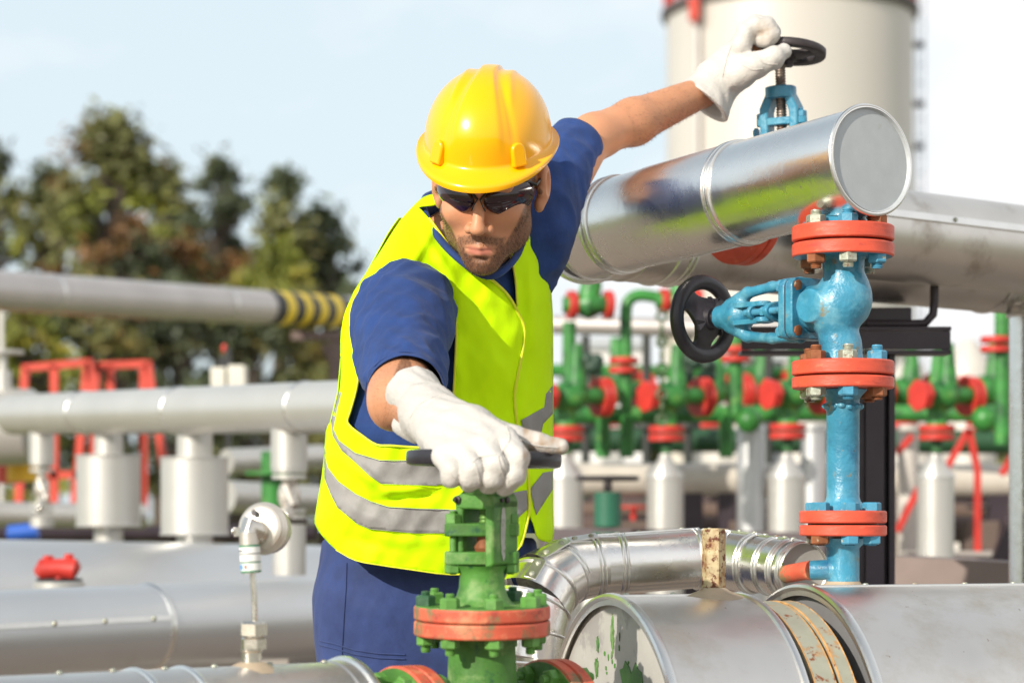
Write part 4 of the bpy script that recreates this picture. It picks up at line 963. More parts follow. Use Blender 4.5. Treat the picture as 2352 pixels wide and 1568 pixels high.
# cross pipes and clutter lying beyond the cylinders
for nm, lb, x0, y0, x1, y1, Y, r, mt in (('low_pipe', 'pale pipe lying low behind the left cylinder casing', -40, 1180, 330, 1185, 9.5, .05, m_white), ('low_pipe', 'grey pipe lying low behind the right cylinder casing', 520, 1060, 740, 1050, 9.3, .05, m_white),
        ('low_pipe', 'dark pipe lying low behind the cylinder casings', -40, 1225, 720, 1225, 9.9, .035, m_purple), ('low_pipe', 'pale pipe near the ground between the branch valves', 520, 1140, 730, 1150, 9, .06, m_white)):  # the dark pipe gets its tone from dark steel paint
    m = MB(); m.tube([P(x0, y0, Y), P(x1, y1, Y + .3)], r, 24); tag(m.build(nm, mt, None), lb, 'pipe')
m = MB(); m.ball(P(48, 1226, 8.6), .045, 16, 10, (1.2, .6, .5)); m.tube([P(20, 1225, 8.6), P(88, 1218, 8.6)], .03, 12); tag(m.build('blue_valve_cover', mat('bright_blue', (.02, .10, .45), .4), None), 'bright blue cover low at the far left behind the vessel', 'cover')
m = MB(); m.cyl(P(52, 1105, 9.2), UP, .06, .12, 16); tag(m.build('yellow_drum', mat('yellow_drum', (.75, .45, .03), .5), None), 'yellow drum at the left edge below the end vessel', 'drum')
m = MB(); m.cyl(P(20, 1110, 9.3), UP, .05, .14, 16); tag(m.build('red_drum', m_redframe, None), 'orange red drum at the left edge beside the yellow drum', 'drum')
m = MB(); m.cyl(P(626, 1165, 8.6), UP, .04, .20, 20); m.cyl(P(626, 1090, 8.6), UP, .10, .012, 24); m.cyl(P(626, 1165, 8.6), UP, .012, .13, 10); tag(m.build('small_green_valve', m_green_bg, None), 'small green valve with flat wheel left of the worker hip', 'valve')

# ------------------------------------------------------------------ green and red manifold behind on the right
def manifold_valve(x, yf, Y, label, grp='green manifold valves with red flanges'):
    """one upright green valve with red flanges standing on a capped white casing"""
    k = Y / F; c = P(x, yf, Y)      # centre of its lower flange pair
    t = thing('manifold_valve', label, 'valve', c, grp)
    def q(dx, dy, dz=0): return c + V(dx * k, dz, -dy * k)
    for dy in (-14, 6):
        m = MB(); m.cyl(q(0, dy + 7), UP, 41 * k, 15 * k, 32, .002); m.build('lower_flange', m_red_bg, t, 30)
    m = MB(); m.lathe([(0, 26 * k), (40 * k, 21 * k), (70 * k, 23 * k)], q(0, -15), UP, 28); m.tube([q(0, -30), q(0, -60), q(6, -95), q(30, -100)], [.024, .034, .036, .03], 24)
    m.ball(q(5, -88), 40 * k, 20, 14, (1.15, 1, .9)); m.tube([q(20, -92), q(90, -92, .06)], 20 * k, 20); m.lathe([(0, 24 * k), (55 * k, 17 * k), (100 * k, 14 * k)], q(25, -110), UP, 24)
    m.build('valve_body', m_green_bg, t)
    for s_, r_, dx in ((-1, 37, -34), (-1, 33, -22)):
        m = MB(); m.lathe([(0, 0), (0, r_ * .8 * k), (6 * k, r_ * k), (15 * k, r_ * k), (15 * k, 0)], q(dx - 6, -88, -.06), V(-.86, -.5, 0), 7); m.build('blind_flange', m_red_bg, t, 30)
    for dx in (74, 88):
        m = MB(); m.cyl(q(dx, -90, .07), V(.86, .5, 0), 46 * k, 9 * k, 32, .002); m.build('side_flange', m_red_bg, t, 30)
    m = MB(); m.cyl(q(0, 12), -UP, 13 * k, 28 * k, 20); m.build('neck', m_green_bg, t)
    return t
def casing(x, ytop, r, Y, label):
    k = Y / F; c = P(x, ytop, Y); t = thing('capped_casing', label, 'pipe casing', (c.x, Y, 0), 'white casings with conical caps')
    m = MB(); m.lathe([(0, r * k), (c.z - 55 * k, r * k)], (c.x, Y, 0), UP, 40); m.build('casing_tube', m_white, t)
    m = MB(); m.lathe([(-56 * k, (r + 2) * k), (-50 * k, (r + 2) * k), (-14 * k, r * .42 * k), (0, r * .3 * k), (0, 0)], c, UP, 40); m.build('conical_cap', m_white, t)
xs = ((1300, 1000, 8.4, 'third'), (1531, 1000, 8.4, ''), (1809, 995, 8.2, ''), (2152, 998, 7.9, ''))
lbs = ['manifold valve directly right of the worker waist', 'manifold valve below the black handwheel of the blue valve', 'manifold valve just left of the blue riser', 'manifold valve between the dark steel post and the right edge']
cls = ['white casing with conical cap directly right of the worker vest', 'white casing with conical cap behind the hexagon coupling side', 'white casing with conical cap left of the blue riser', 'white casing with conical cap right of the dark steel post']
for (x, y, Y, _), lb, cl in zip(xs, lbs, cls):
    manifold_valve(x, y, Y, lb); casing(x - 3, 1042, 42, Y, cl)
def gtube(name, label, pts, r, mt=None, cat='pipe'):
    m = MB(); S = [tuple(p) for p in pts]; m.tube(S, r, 24); return tag(m.build(name, mt or m_green_bg, None), label, cat)
m = MB(); m.tube([P(1270, 955, 8.75), P(1900, 948, 8.75)], .03, 24); m.tube([P(1900, 948, 8.75), P(2420, 950, 8.6)], .03, 24); tag(m.build('green_header', m_green_bg, None), 'long horizontal green header running behind the manifold valves', 'pipe')
m = MB(); m.tube([P(1270, 745, 9.4), P(1580, 752, 9.3), P(1900, 765, 9.2)], .036, 24); tag(m.build('grey_cross_pipe', m_greyp, None), 'grey brown cross pipe behind the top of the manifold', 'pipe')
m = MB(); m.tube([P(1270, 1100, 9.0), P(2420, 1105, 9.0)], .062, 28); 
o = tag(m.build('beige_cross_pipe', mat('beige_pipe', (.56, .51, .44), .45, .1), None), 'thick beige pipe lying across behind the white casings', 'pipe')
for i, (x, y0, y1, lb) in enumerate(((1590, 1130, 1260, 'black post under the beige pipe below the hexagon coupling'), (1672, 1130, 1260, 'black post under the beige pipe right of its twin'), (1262, 1150, 1250, 'black post under the beige pipe beside the worker vest'), (2290, 1150, 1300, 'black post under the beige pipe at far right'))):
    b = P(x, 1130, 9.0); m = MB(); m.box((b.x, 9.0, b.z / 2), (.075, .075, b.z)); tag(m.build('black_post', m_purple, None, 0), lb, 'post', 'posts under the beige pipe')
# upper manifold run: valves and risers
def hvalve(x, y, Y, label, s=1.0):
    k = Y / F * s; c = P(x, y, Y); t = thing('small_manifold_valve', label, 'valve', c, 'small green valves of the upper manifold')
    def q(dx, dy, dz=0): return c + V(dx * k, dz, -dy * k)
    m = MB(); m.tube([q(-60, 0), q(-30, 0), q(0, 0), q(30, 0), q(60, 0)], [18 * k, 20 * k, 34 * k, 20 * k, 18 * k], 24); m.lathe([(0, 26 * k), (40 * k, 24 * k), (52 * k, 12 * k), (56 * k, 0)], q(0, -14), V(.2, 0, 1), 20); m.build('valve_body', m_green_bg, t)
    for dx in (-48, 36):
        m = MB(); m.cyl(q(dx, 0), V(1, .25, 0), 33 * k, 18 * k, 28, .002); m.build('flange', m_red_bg, t, 30)
hvalve(1352, 700, 8.4, 'small green valve high beside the worker shoulder vest'); hvalve(1560, 692, 8.5, 'small green valve behind the left edge of the black handwheel', .9); 
m = MB(); m.tube([tuple(p) for p in spline([tuple(P(1438, 950, 8.5)), tuple(P(1438, 800, 8.5)), tuple(P(1438, 712, 8.5)), tuple(P(1450, 685, 8.5)), tuple(P(1480, 678, 8.5)), tuple(P(1540, 690, 8.5))], 4)], .021, 16); o = m.build('green_gooseneck', m_green_bg, None)
tag(o, 'bent green pipe rising between the manifold valves to the upper run', 'pipe')
def dflange(x, y, Y, R, label, name='red_flange_pair'):
    k = Y / F; t = thing(name, label, 'flange', P(x, y, Y), 'red flange pairs on green risers')
    for dy in (-19, 3):
        m = MB(); m.cyl(P(x, y + dy + 16, Y), UP, R * k, 14 * k, 32, .002); m.build('flange', m_red_bg, t, 30)
dflange(1433, 838, 8.5, 34, 'red flange pair halfway up the bent green pipe'); dflange(1690, 812, 8.5, 34, 'red flange pair behind the lower right of the black handwheel'); dflange(2288, 790, 7.6, 36, 'red flange pair on the green riser at far right')
gtube('green_riser', 'green riser under the flange pair behind the black handwheel', [P(1690, 950, 8.5), P(1690, 770, 8.5)], .026); gtube('green_riser', 'green riser carrying the flange pair at far right', [P(2302, 1020, 7.6), P(2302, 700, 7.6)], .024)
gtube('green_riser', 'green riser between the worker vest and bent green pipe', [P(1305, 960, 8.5), P(1308, 740, 8.5)], .024); gtube('green_riser', 'green riser left of the blue riser above its manifold valve', [P(1822, 890, 8.3), P(1830, 740, 8.4)], .022)
gtube('green_riser', 'green riser right of the dark steel post', [P(2150, 880, 8.0), P(2160, 800, 8.0)], .024)
for x, lb in ((1440, 'green drop pipe below the bent green pipe'), (1668, 'green drop pipe between the two middle manifold valves'), (1385, 'green drop pipe near the worker vest')): gtube('green_drop_pipe', lb, [P(x, 955, 8.7), P(x, 1050, 8.7)], .026)
m = MB(); m.ball(P(1720, 965, 8.5), .045, 16, 10); tag(m.build('green_valve_cap', m_green_bg, None), 'round green cap between the middle manifold valves', 'valve'); m = MB(); m.ball(P(2262, 962, 7.9), .045, 16, 10); tag(m.build('green_valve_cap', m_green_bg, None), 'bright round green cap right of the right manifold valve', 'valve')
# hanging chain
ch = MB()
for i in range(9):
    c = P(1520, 725 + i * 30, 8.2); ch.torus(c, V(1, 0, 0) if i % 2 else V(0, 1, 0), .016, .006, 16, 8)
tag(ch.build('hanging_chain', mat('dark_green_chain', (.06, .10, .04), .5), None), 'dark chain hanging from the upper green run', 'chain')
# drum valve with flat wheel in the middle distance
Y = 7.2; k = Y / F
t = thing('drum_valve', 'dark green drum shaped valve with a flat dark wheel between two white casings', 'valve', P(1396, 1240, Y))
m = MB(); m.cyl(P(1396, 1210, Y), UP, 31 * k, 80 * k, 28, .002); m.cyl(P(1396, 1270, Y), UP, 36 * k, 48 * k, 28); m.build('valve_body', mat('deep_green_paint', (.02, .12, .07), .5), t)
m = MB(); m.torus(P(1396, 1098, Y), UP, 66 * k, 8 * k, 40, 8, 6 * k); m.box(P(1396, 1098, Y), (130 * k, .012, .008)); m.box(P(1396, 1098, Y), (.012, 130 * k, .008)); m.cyl(P(1396, 1128, Y), UP, 10 * k, 34 * k, 12); m.build('flat_wheel', m_black2, t)
# white box and warning shape, pale walls further back
def wall(name, label, x0, y0, x1, y1, Y, mt, depth=1.0, cat='building'):
    a_, b_ = P(x0, y0, Y), P(x1, y1, Y); t = thing(name, label, cat, ((a_.x + b_.x) / 2, Y, 0)); h = a_.z
    m = MB(); m.box(((a_.x + b_.x) / 2, Y + depth / 2, h / 2), (b_.x - a_.x, depth, h)); m.build('wall', mt, t, 0, .01)
    m = MB(); m.box(((a_.x + b_.x) / 2, Y + depth / 2, h + .03), (b_.x - a_.x + .08, depth + .08, .06)); m.build('roof_slab', m_seam, t, 0)
    m = MB(); m.box(((a_.x + b_.x) / 2, Y - .01, h * .45), ((b_.x - a_.x) * .3, .03, h * .5)); m.build('door', m_white, t, 0)
m_wall = mat('white_wall', (.72, .71, .70), .7, 0, .05, 2, 0)
wall('equipment_cabin', 'white cabin seen between the green pipes right of the worker', 1325, 800, 1480, 1100, 16, m_wall)
wall('equipment_cabin', 'cream cabin behind the black handwheel', 1545, 770, 1680, 1100, 18, mat('cream_wall', (.72, .66, .56), .7))
wall('equipment_cabin', 'grey cabin with a yellow triangle left of the blue riser', 1730, 830, 1800, 1060, 11, mat('grey_wall', (.50, .52, .57), .6))
m = MB(); a_ = P(1757, 905, 10.8); m.prism([(-.032, 0), (.032, 0), (0, .09)], a_, V(1, 0, 0), UP, V(0, 1, 0), .01); tag(m.build('warning_triangle', m_ystripe, None, 0), 'small yellow warning triangle on the grey cabin', 'sign')
for x, Y, r, y1, lb in ((1655, 14, 45, 845, 'pale round silo behind the middle manifold valves'), (1850, 15, 60, 900, 'pale round silo behind the blue riser'), (2090, 14, 60, 880, 'cream round silo right of the dark steel post'), (2225, 15, 62, 835, 'pale round silo near the right standpipe')):
    k = Y / F; c = P(x, y1, Y); t = thing('small_silo', lb, 'silo', (c.x, Y, 0), 'small silos behind the manifold')
    m = MB(); m.lathe([(0, r * k), (c.z - .1, r * k), (c.z, r * .9 * k), (c.z + .14, r * .3 * k), (c.z + .15, 0)], (c.x, Y, 0), UP, 36); m.build('silo_shell', m_tank, t)
    m = MB(); m.torus((c.x, Y, c.z - .1), UP, r * k, .012, 36, 6); m.build('silo_band', m_seam, t)
for i, (x, Y, r, lb) in enumerate(((1725, 8.9, 33, 'grey upright pipe left of the blue riser'), (1868, 8.8, 30, 'grey upright pipe directly behind the blue riser'), (1700, 10.5, 26, 'cream upright pipe behind the green header'), (2085, 8.9, 24, 'cream upright pipe right of the dark steel post'))):
    k = Y / F; c = P(x, 975, Y); m = MB(); m.tube([(c.x, Y, 0), (c.x, Y, c.z)], r * k, 28); m.torus((c.x, Y, c.z - .02), UP, r * k, .006, 28, 6); tag(m.build('upright_pipe', m_vessel if i < 2 else m_tank, None), lb, 'pipe', 'upright pipes behind the manifold')
m = MB()
for a_, b_ in (((2165, 1090), (2225, 985)), ((2225, 985), (2245, 1080)), ((2060, 1220), (2110, 1120)), ((2060, 1040), (2095, 1000)), ((2300, 1090), (2335, 1030)), ((2165, 1090), (2165, 1300)), ((2245, 1080), (2245, 1300))): m.beam(P(*a_, 8.6), P(*b_, 8.6), .022)
tag(m.build('red_brace', m_red_bg, None, 0), 'red angled braces behind the right white casing', 'brace')
m = MB(); b = P(2240, 1290, 8.3); m.beam(P(2090, 1290, 8.4), P(2330, 1300, 8.2), .06); m.beam(P(2280, 1330, 8.2), P(2330, 1190, 8.2), .05); tag(m.build('dark_beam', m_purple, None, 0), 'dark beams low on the ground right of the steel post', 'beam')
m = MB(); m.box(P(2200, 1275, 8.6), (.36, .3, .03)); tag(m.build('concrete_slab', m_concrete, None, 0), 'pale slab low behind the right white casing', 'slab')
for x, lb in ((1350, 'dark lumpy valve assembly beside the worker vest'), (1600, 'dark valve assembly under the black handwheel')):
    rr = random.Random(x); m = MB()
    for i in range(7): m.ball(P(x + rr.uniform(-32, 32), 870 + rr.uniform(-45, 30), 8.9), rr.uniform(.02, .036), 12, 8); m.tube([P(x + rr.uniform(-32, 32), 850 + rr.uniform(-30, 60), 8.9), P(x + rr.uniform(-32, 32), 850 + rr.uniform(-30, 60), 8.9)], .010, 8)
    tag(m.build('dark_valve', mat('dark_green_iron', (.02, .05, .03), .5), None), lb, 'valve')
m = MB(); m.beam(P(1255, 1248, 7.5), P(1900, 1262, 7.2), .10, .10); tag(m.build('low_beam', mat('brown_beam', (.10, .08, .085), .7), None, 0), 'dark brown beam near the ground behind the bent clad pipe', 'beam')
m = MB(); m.beam(P(2050, 1310, 5.6), P(2420, 1330, 5.4), .16, .07); tag(m.build('low_beam', mat('timber', (.22, .17, .15), .8), None, 0), 'weathered timber beam above the wide clad pipe at right', 'beam')

# dense growth and second row of pipework behind the manifold
for i, (x, y1, hw, lb) in enumerate(((1330, 905, 80, 'dark bush behind the manifold next to the worker vest'), (1480, 930, 80, 'dark bush behind the bent green pipe'), (1630, 915, 80, 'dark bush behind the middle of the manifold'), (1780, 930, 80, 'dark bush behind the blue riser left side'), (2110, 930, 70, 'dark bush right of the steel post'), (2250, 915, 80, 'dark bush near the clad standpipe'))):
    tree('bush', lb, x, 1175, y1, 27 + i * .6, hw, (1, 0, 2), 60 + i, 30, 170, leaf=.095)
for x, y, Y, lb in ((1392, 985, 10.6, 'half hidden manifold valve of the rear row beside the worker'), (1620, 990, 10.6, 'half hidden manifold valve of the rear row behind the hexagon coupling'), (1725, 985, 10.8, 'half hidden manifold valve of the rear row left of the blue riser'), (2068, 990, 10.6, 'half hidden manifold valve of the rear row beside the steel post'), (2260, 985, 10.4, 'half hidden manifold valve of the rear row at far right')):
    manifold_valve(x, y, Y, lb)
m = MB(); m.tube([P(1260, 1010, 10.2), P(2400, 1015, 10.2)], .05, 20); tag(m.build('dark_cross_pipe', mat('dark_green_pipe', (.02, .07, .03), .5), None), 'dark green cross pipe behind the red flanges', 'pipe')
m = MB(); m.tube([P(1260, 850, 10.9), P(1900, 858, 10.9)], .028, 16); tag(m.build('green_header', m_green_bg, None), 'upper green header of the rear pipe row', 'pipe')
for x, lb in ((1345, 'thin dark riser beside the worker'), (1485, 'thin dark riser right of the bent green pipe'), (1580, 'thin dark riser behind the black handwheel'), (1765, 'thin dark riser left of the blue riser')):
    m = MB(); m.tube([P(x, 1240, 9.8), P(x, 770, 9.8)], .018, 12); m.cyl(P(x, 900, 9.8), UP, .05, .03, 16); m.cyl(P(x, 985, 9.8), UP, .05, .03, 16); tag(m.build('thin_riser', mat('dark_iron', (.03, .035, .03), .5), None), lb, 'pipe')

tree('broadleaf_tree', 'low olive tree joining the tallest tree to the middle gap', 420, 800, 560, 44, 80, (0, 1, 2), 71, 30, 120)
tree('broadleaf_tree', 'low reddish olive tree below the tallest crown', 290, 800, 520, 43, 90, (2, 0, 1), 72, 30, 120)
tree('broadleaf_tree', 'sparse olive tree under the thin see-through tree', 540, 800, 600, 45, 70, (0, 2, 1), 73, 26, 110)
for i, (y, Y, r, lb) in enumerate(((1172, 9.5, .035, 'brown rack pipe low behind the white casings'), (1212, 9.3, .05, 'dark rack pipe near the ground behind the white casings'), (1150, 10.2, .03, 'thin brown rack pipe under the beige pipe'))):
    m = MB(); m.tube([P(1250, y, Y), P(1700, y + 2, Y), P(2420, y + 4, Y)], r, 16); tag(m.build('rack_pipe', mat('rack_brown%d' % i, (.13 - .03 * i, .085 - .02 * i, .065 - .01 * i), .7), None), lb, 'pipe')
for x, lb in ((1455, 'brown valve box low between the first casings'), (1712, 'brown valve box low left of the blue riser'), (2080, 'brown valve box low beside the steel post'), (2250, 'brown valve box low at far right')):
    rr = random.Random(x); c = P(x, 1195, 9.0); t = thing('valve_box', lb, 'box', (c.x, c.y, 0)); m = MB(); m.box((c.x, c.y, c.z / 2), (.13, .12, c.z)); m.build('housing', mat('brown_housing', (.12, .085, .07), .8), t, 0, .006)
    m = MB(); m.tube([c, c + UP * .05], .012, 10); m.torus(c + UP * .05, UP, .045, .006, 24, 8); m.build('small_wheel', m_red_bg if rr.random() > .5 else m_black2, t)
from mathutils import noise as mnoise
# ------------------------------------------------------------------ the worker
m_skin = mat('skin', (.57, .265, .14), .5, 0, .07, 30, .25, 220, patches=[((.66, .25, .14), 25, .6, .2, .5)], sss=.12, rvar=.06, dist=.001,
             attr=[('hairy', (.20, .095, .05), 0), ('beard', (.095, .048, .028), 0), ('lip', (.52, .17, .13), 0)])
m_hair = mat('beard_hair', (.055, .028, .016), .6, 0, .4, 80, 0)
m_helm = mat('yellow_helmet_plastic', (.95, .45, .001), .24, 0, .02, 6, .04, 12, coat=.3, spec=.35, rvar=.04)
m_vest = mat('neon_yellow_fabric', (.62, .98, .001), .7, 0, .04, 8, .3, 26, spec=.15, fine=(900, .25), dist=.004)
m_bind = mat('yellow_binding', (.75, .78, .03), .6, 0, .05, 30, .3, 200)
m_refl = mat('grey_reflective_tape', (.27, .26, .25), .6, .0, .08, 20, .5, 40, dist=.003, fine=(600, .2))
m_shirt = mat('navy_cotton', (.011, .042, .172), .85, 0, .25, 25, .5, 45, sheen=.06, fine=(1400, .5), dist=.003)
m_trou = mat('navy_twill', (.022, .042, .145), .85, 0, .25, 20, .5, 25, sheen=.08, fine=(1200, .5), dist=.004)
m_glove = mat('white_leather', (.53, .505, .47), .6, 0, .06, 14, .8, 38, patches=[((.60, .50, .38), 26, .66, .12, .6)], fine=(500, .4), dist=.005, attr=[('dirt', (.33, .20, .10), 0)])
m_lens = mat('dark_lens', (.030, .010, .018), .08, 0, .1, 5, 0, coat=0.0, rvar=.01, spec=.6)
m_frame = mat('black_frame', (.012, .012, .012), .3, 0, .1, 30, 0)

person = thing('person', 'worker in yellow hard hat, sunglasses, neon vest and white gloves gripping two valve wheels', 'person', (P(1000, 1300, 3.95).x, 3.95, 0))

def interp(tab, v, c): 
    a = np.array(tab, float); return np.interp(v, a[:, 0], a[:, c])
TT = [(440, 985, 1195, .030), (480, 930, 1215, .050), (530, 893, 1238, .072), (600, 855, 1256, .095), (690, 806, 1268, .118), (800, 783, 1271, .130), (900, 775, 1271, .132), (1000, 750, 1271, .132), (1100, 738, 1271, .138), (1190, 722, 1271, .142), (1260, 722, 1273, .142), (1360, 720, 1275, .14)]
FOLDS = [(936, 628, 991, 533, .0055, 9), (982, 548, 1028, 617, .006, 11), (1020, 600, 1060, 700, .004, 16), (1085, 690, 1060, 900, -.004, 26), (1150, 880, 1095, 985, .004, 20), (1100, 760, 1180, 900, .003, 22),
    (816, 1072, 885, 1127, .010, 13), (885, 1127, 990, 1118, .011, 13), (862, 1152, 1000, 1134, -.009, 9), (760, 1040, 850, 1100, .006, 14), (770, 1150, 900, 1205, .006, 18), (900, 1245, 1030, 1235, .006, 16), (800, 1235, 920, 1262, -.005, 12),
    (930, 1040, 1000, 1060, .006, 12), (1215, 600, 1228, 800, .007, 9), (1240, 570, 1252, 760, -.005, 9), (1196, 640, 1212, 900, -.004, 9), (1200, 930, 1236, 1060, .006, 10), (1225, 1090, 1235, 1220, .006, 9), (1250, 900, 1255, 1220, .005, 9),
    (1060, 1180, 1180, 1130, .006, 18), (1060, 1280, 1160, 1200, .005, 16), (860, 610, 930, 590, .003, 12), (880, 560, 960, 560, .003, 14), (1050, 760, 1065, 980, .004, 12), (752, 1000, 745, 1120, .004, 10), (790, 1100, 770, 1180, .005, 12)]
def folds(u, v, lst=FOLDS):
    d = np.zeros_like(u)
    for x0, y0, x1, y1, A, w_ in lst:
        ex, ey = x1 - x0, y1 - y0; L = ex * ex + ey * ey; t = np.clip(((u - x0) * ex + (v - y0) * ey) / L, 0, 1)
        r = np.hypot(u - x0 - t * ex, v - y0 - t * ey); d = d + A * np.exp(-(r / w_) ** 2) * (1 - .5 * np.abs(2 * t - 1) ** 2)
    return d
def depth(u, v, off=0.0, wrinkle=1.0, back=False):
    u = np.asarray(u, float); v = np.asarray(v, float)
    L, R, t = interp(TT, v, 1), interp(TT, v, 2), interp(TT, v, 3)
    s = np.clip((u - (L + R) / 2) / ((R - L) / 2), -1, 1); q = np.sqrt(np.maximum(0, 1 - np.abs(s) ** 2.3))
    yc = 3.87 + .22 * (u - 1000) / F * 3.85 + (v - 600) / 700 * .09
    if back: return yc + t * q + off
    y = yc - (t + off) * q - .3 * off
    y = y - .050 * np.exp(-((u - 905) / 75) ** 2 - ((v - 610) / 60) ** 2)
    if wrinkle and u.ndim: y = y - wrinkle * np.array([.0030 * (.5 - 2.2 * abs(mnoise.noise(Vector((a * .010 + b * .004, b * .0065 - a * .004, 3.3))))) + .0016 * (.5 - 2.2 * abs(mnoise.noise(Vector((a * .022 - b * .012, b * .010 + a * .012, 7.1))))) for a, b in zip(u.ravel(), v.ravel())]).reshape(u.shape)
    y = y - wrinkle * (folds(u, v) + .0016 * np.sin(u * .045 + v * .03) + .0013 * np.sin(u * .02 - v * .055 + 1) + .0008 * np.sin(u * .11 + v * .07))
    return y
def densify(poly, step=7, closed=True):
    o = []
    n = len(poly)
    for i in range(n if closed else n - 1):
        a, b = np.array(poly[i], float), np.array(poly[(i + 1) % n], float); k = max(1, int(np.hypot(*(b - a)) / step))
        for j in range(k): o.append(tuple(a + (b - a) * j / k))
    if not closed: o.append(tuple(poly[-1]))
    return o
def smoothp(poly, n=4, closed=True):
    p = np.array(poly, float)
    if closed: q = np.vstack([p[-1], p, p[0], p[1]])
    else: q = np.vstack([2 * p[0] - p[1], p, 2 * p[-1] - p[-2]])
    r = []
    for i in range(1, len(q) - 2):
        for k in range(n):
            t = k / n; r.append(tuple(.5 * ((2 * q[i]) + (q[i + 1] - q[i - 1]) * t + (2 * q[i - 1] - 5 * q[i] + 4 * q[i + 1] - q[i + 2]) * t * t + (3 * q[i] - q[i - 1] - 3 * q[i + 1] + q[i + 2]) * t ** 3)))
    if not closed: r.append(tuple(p[-1]))
    return r
def inside(pt, poly):
    x, y = pt[:, 0], pt[:, 1]; c = np.zeros(len(pt), bool); a = np.array(poly); b = np.roll(a, -1, 0)
    for (x0, y0), (x1, y1) in zip(a, b):
        m = ((y0 > y) != (y1 > y)); c ^= m & (x < (x1 - x0) * (y - y0) / ((y1 - y0) if y1 != y0 else 1e-9) + x0)
    return c
def sheet(name, poly, mt, off, parent, holes=(), thick=.0025, step=7, fn=None, wr=1.0):
    """a cloth panel: outline cut on the garment surface, with its own thickness"""
    fn = fn or depth
    loops = [densify(poly, step)] + [densify(h, step) for h in holes]
    vs = []; es = []
    for l in loops:
        b = len(vs); vs += l; es += [(b + i, b + (i + 1) % len(l)) for i in range(len(l))]
    a = np.array(poly, float); g = np.stack(np.meshgrid(np.arange(a[:, 0].min(), a[:, 0].max(), step), np.arange(a[:, 1].min(), a[:, 1].max(), step)), -1).reshape(-1, 2)
    g[:, 0] += (np.round((g[:, 1] - a[:, 1].min()) / step) % 2) * step * .5
    k = inside(g, loops[0])
    for h in loops[1:]: k &= ~inside(g, h)
    g = g[k]; bd = np.array(vs)
    dm = np.min(np.hypot(g[:, None, 0] - bd[None, :, 0], g[:, None, 1] - bd[None, :, 1]), 1); g = g[dm > step * .55]
    allv = [Vector(v) for v in vs] + [Vector(v) for v in g]
    r = delaunay_2d_cdt(allv, es, [], 0, 1e-4)
    pv = np.array([tuple(v) for v in r[0]]); fs = np.array([f for f in r[2] if len(f) == 3])
    ct = pv[fs].mean(1); k = inside(ct, loops[0])
    for h in loops[1:]: k &= ~inside(ct, h)
    fs = fs[k]
    Y = fn(pv[:, 0], pv[:, 1], off, wr)
    W = np.stack([(pv[:, 0] - CX) / F * Y, Y, CZ - (pv[:, 1] - HY) / F * Y], 1)
    n = np.cross(W[fs[:, 1]] - W[fs[:, 0]], W[fs[:, 2]] - W[fs[:, 0]]); fl = n[:, 1] > 0; fs[fl] = fs[fl][:, ::-1]
    o = link_mesh(name, W, fs, mt, parent, 180)
    if thick: so = o.modifiers.new('solid', 'SOLIDIFY'); so.thickness = thick; so.offset = -1
    return o
def edge_tube(name, line, r, mt, off, parent, fn=None, closed=False):
    fn = fn or depth; l = np.array(densify(line, 9, closed)); Y = fn(l[:, 0], l[:, 1], off, 1.0)
    pts = [P(x, y, yy) for (x, y), yy in zip(l, Y)]; m = MB(); m.tube(pts, r, 8); return m.build(name, mt, parent, 60)

# --- vest
OUT_L = [(803, 690), (790, 725), (784, 760), (781, 800), (782, 866), (775, 921), (762, 960), (748, 991), (744, 1062), (738, 1110), (728, 1160), (722, 1190), (725, 1207), (738, 1228), (772, 1262), (817, 1286), (880, 1298), (942, 1307), (1035, 1319), (1110, 1312), (1160, 1293), (1181, 1272), (1196, 1253), (1210, 1203), (1216, 1156), (1212, 1078), (1203, 1040), (1193, 1010), (1188, 979), (1182, 908), (1190, 858), (1200, 808), (1205, 763), (1200, 738), (1192, 723),
         (1175, 690), (1152, 662), (1111, 629), (1071, 609), (1048, 587), (1015, 542), (986, 502), (969, 483), (963, 474), (1005, 468), (1005, 446), (978, 450), (957, 465), (918, 508), (882, 563), (858, 600), (836, 633), (815, 665)]
ARM = [(809, 698), (819, 677), (838, 660), (861, 649), (894, 627), (932, 627), (961, 634), (986, 647), (1019, 676), (1040, 709), (1048, 754), (1046, 825), (1042, 908), (1036, 975), (1012, 1012), (975, 1026), (940, 1026), (898, 1023), (865, 1021), (832, 1000), (799, 972), (804, 946), (819, 892), (823, 846), (813, 804), (806, 771), (804, 725)]
vest = sheet('safety_vest', smoothp(OUT_L, 3), m_vest, .013, person, [smoothp(ARM, 3)])
edge_tube('armhole_binding', smoothp(ARM, 3), .0020, m_bind, .0145, vest, closed=True)
edge_tube('front_binding', smoothp(OUT_L[22:42], 3, False), .0024, m_bind, .0150, vest)
edge_tube('hem_binding', smoothp(OUT_L[14:23], 3, False), .0012, m_bind, .0145, vest)
RP = [(1160, 560), (1173, 587), (1184, 641), (1188, 700), (1184, 760), (1178, 860), (1168, 910), (1172, 980), (1195, 1078), (1208, 1160), (1226, 1203), (1238, 1237), (1270, 1238), (1271, 1160), (1271, 1000), (1271, 900), (1271, 800), (1270, 721), (1265, 658), (1254, 591), (1240, 537), (1222, 497), (1200, 480), (1175, 520)]
vr = sheet('right_vest_panel', smoothp(RP, 3), m_vest, .007, vest)
edge_tube('front_binding', smoothp(RP[:4], 3, False), .002, m_bind, .009, vr)
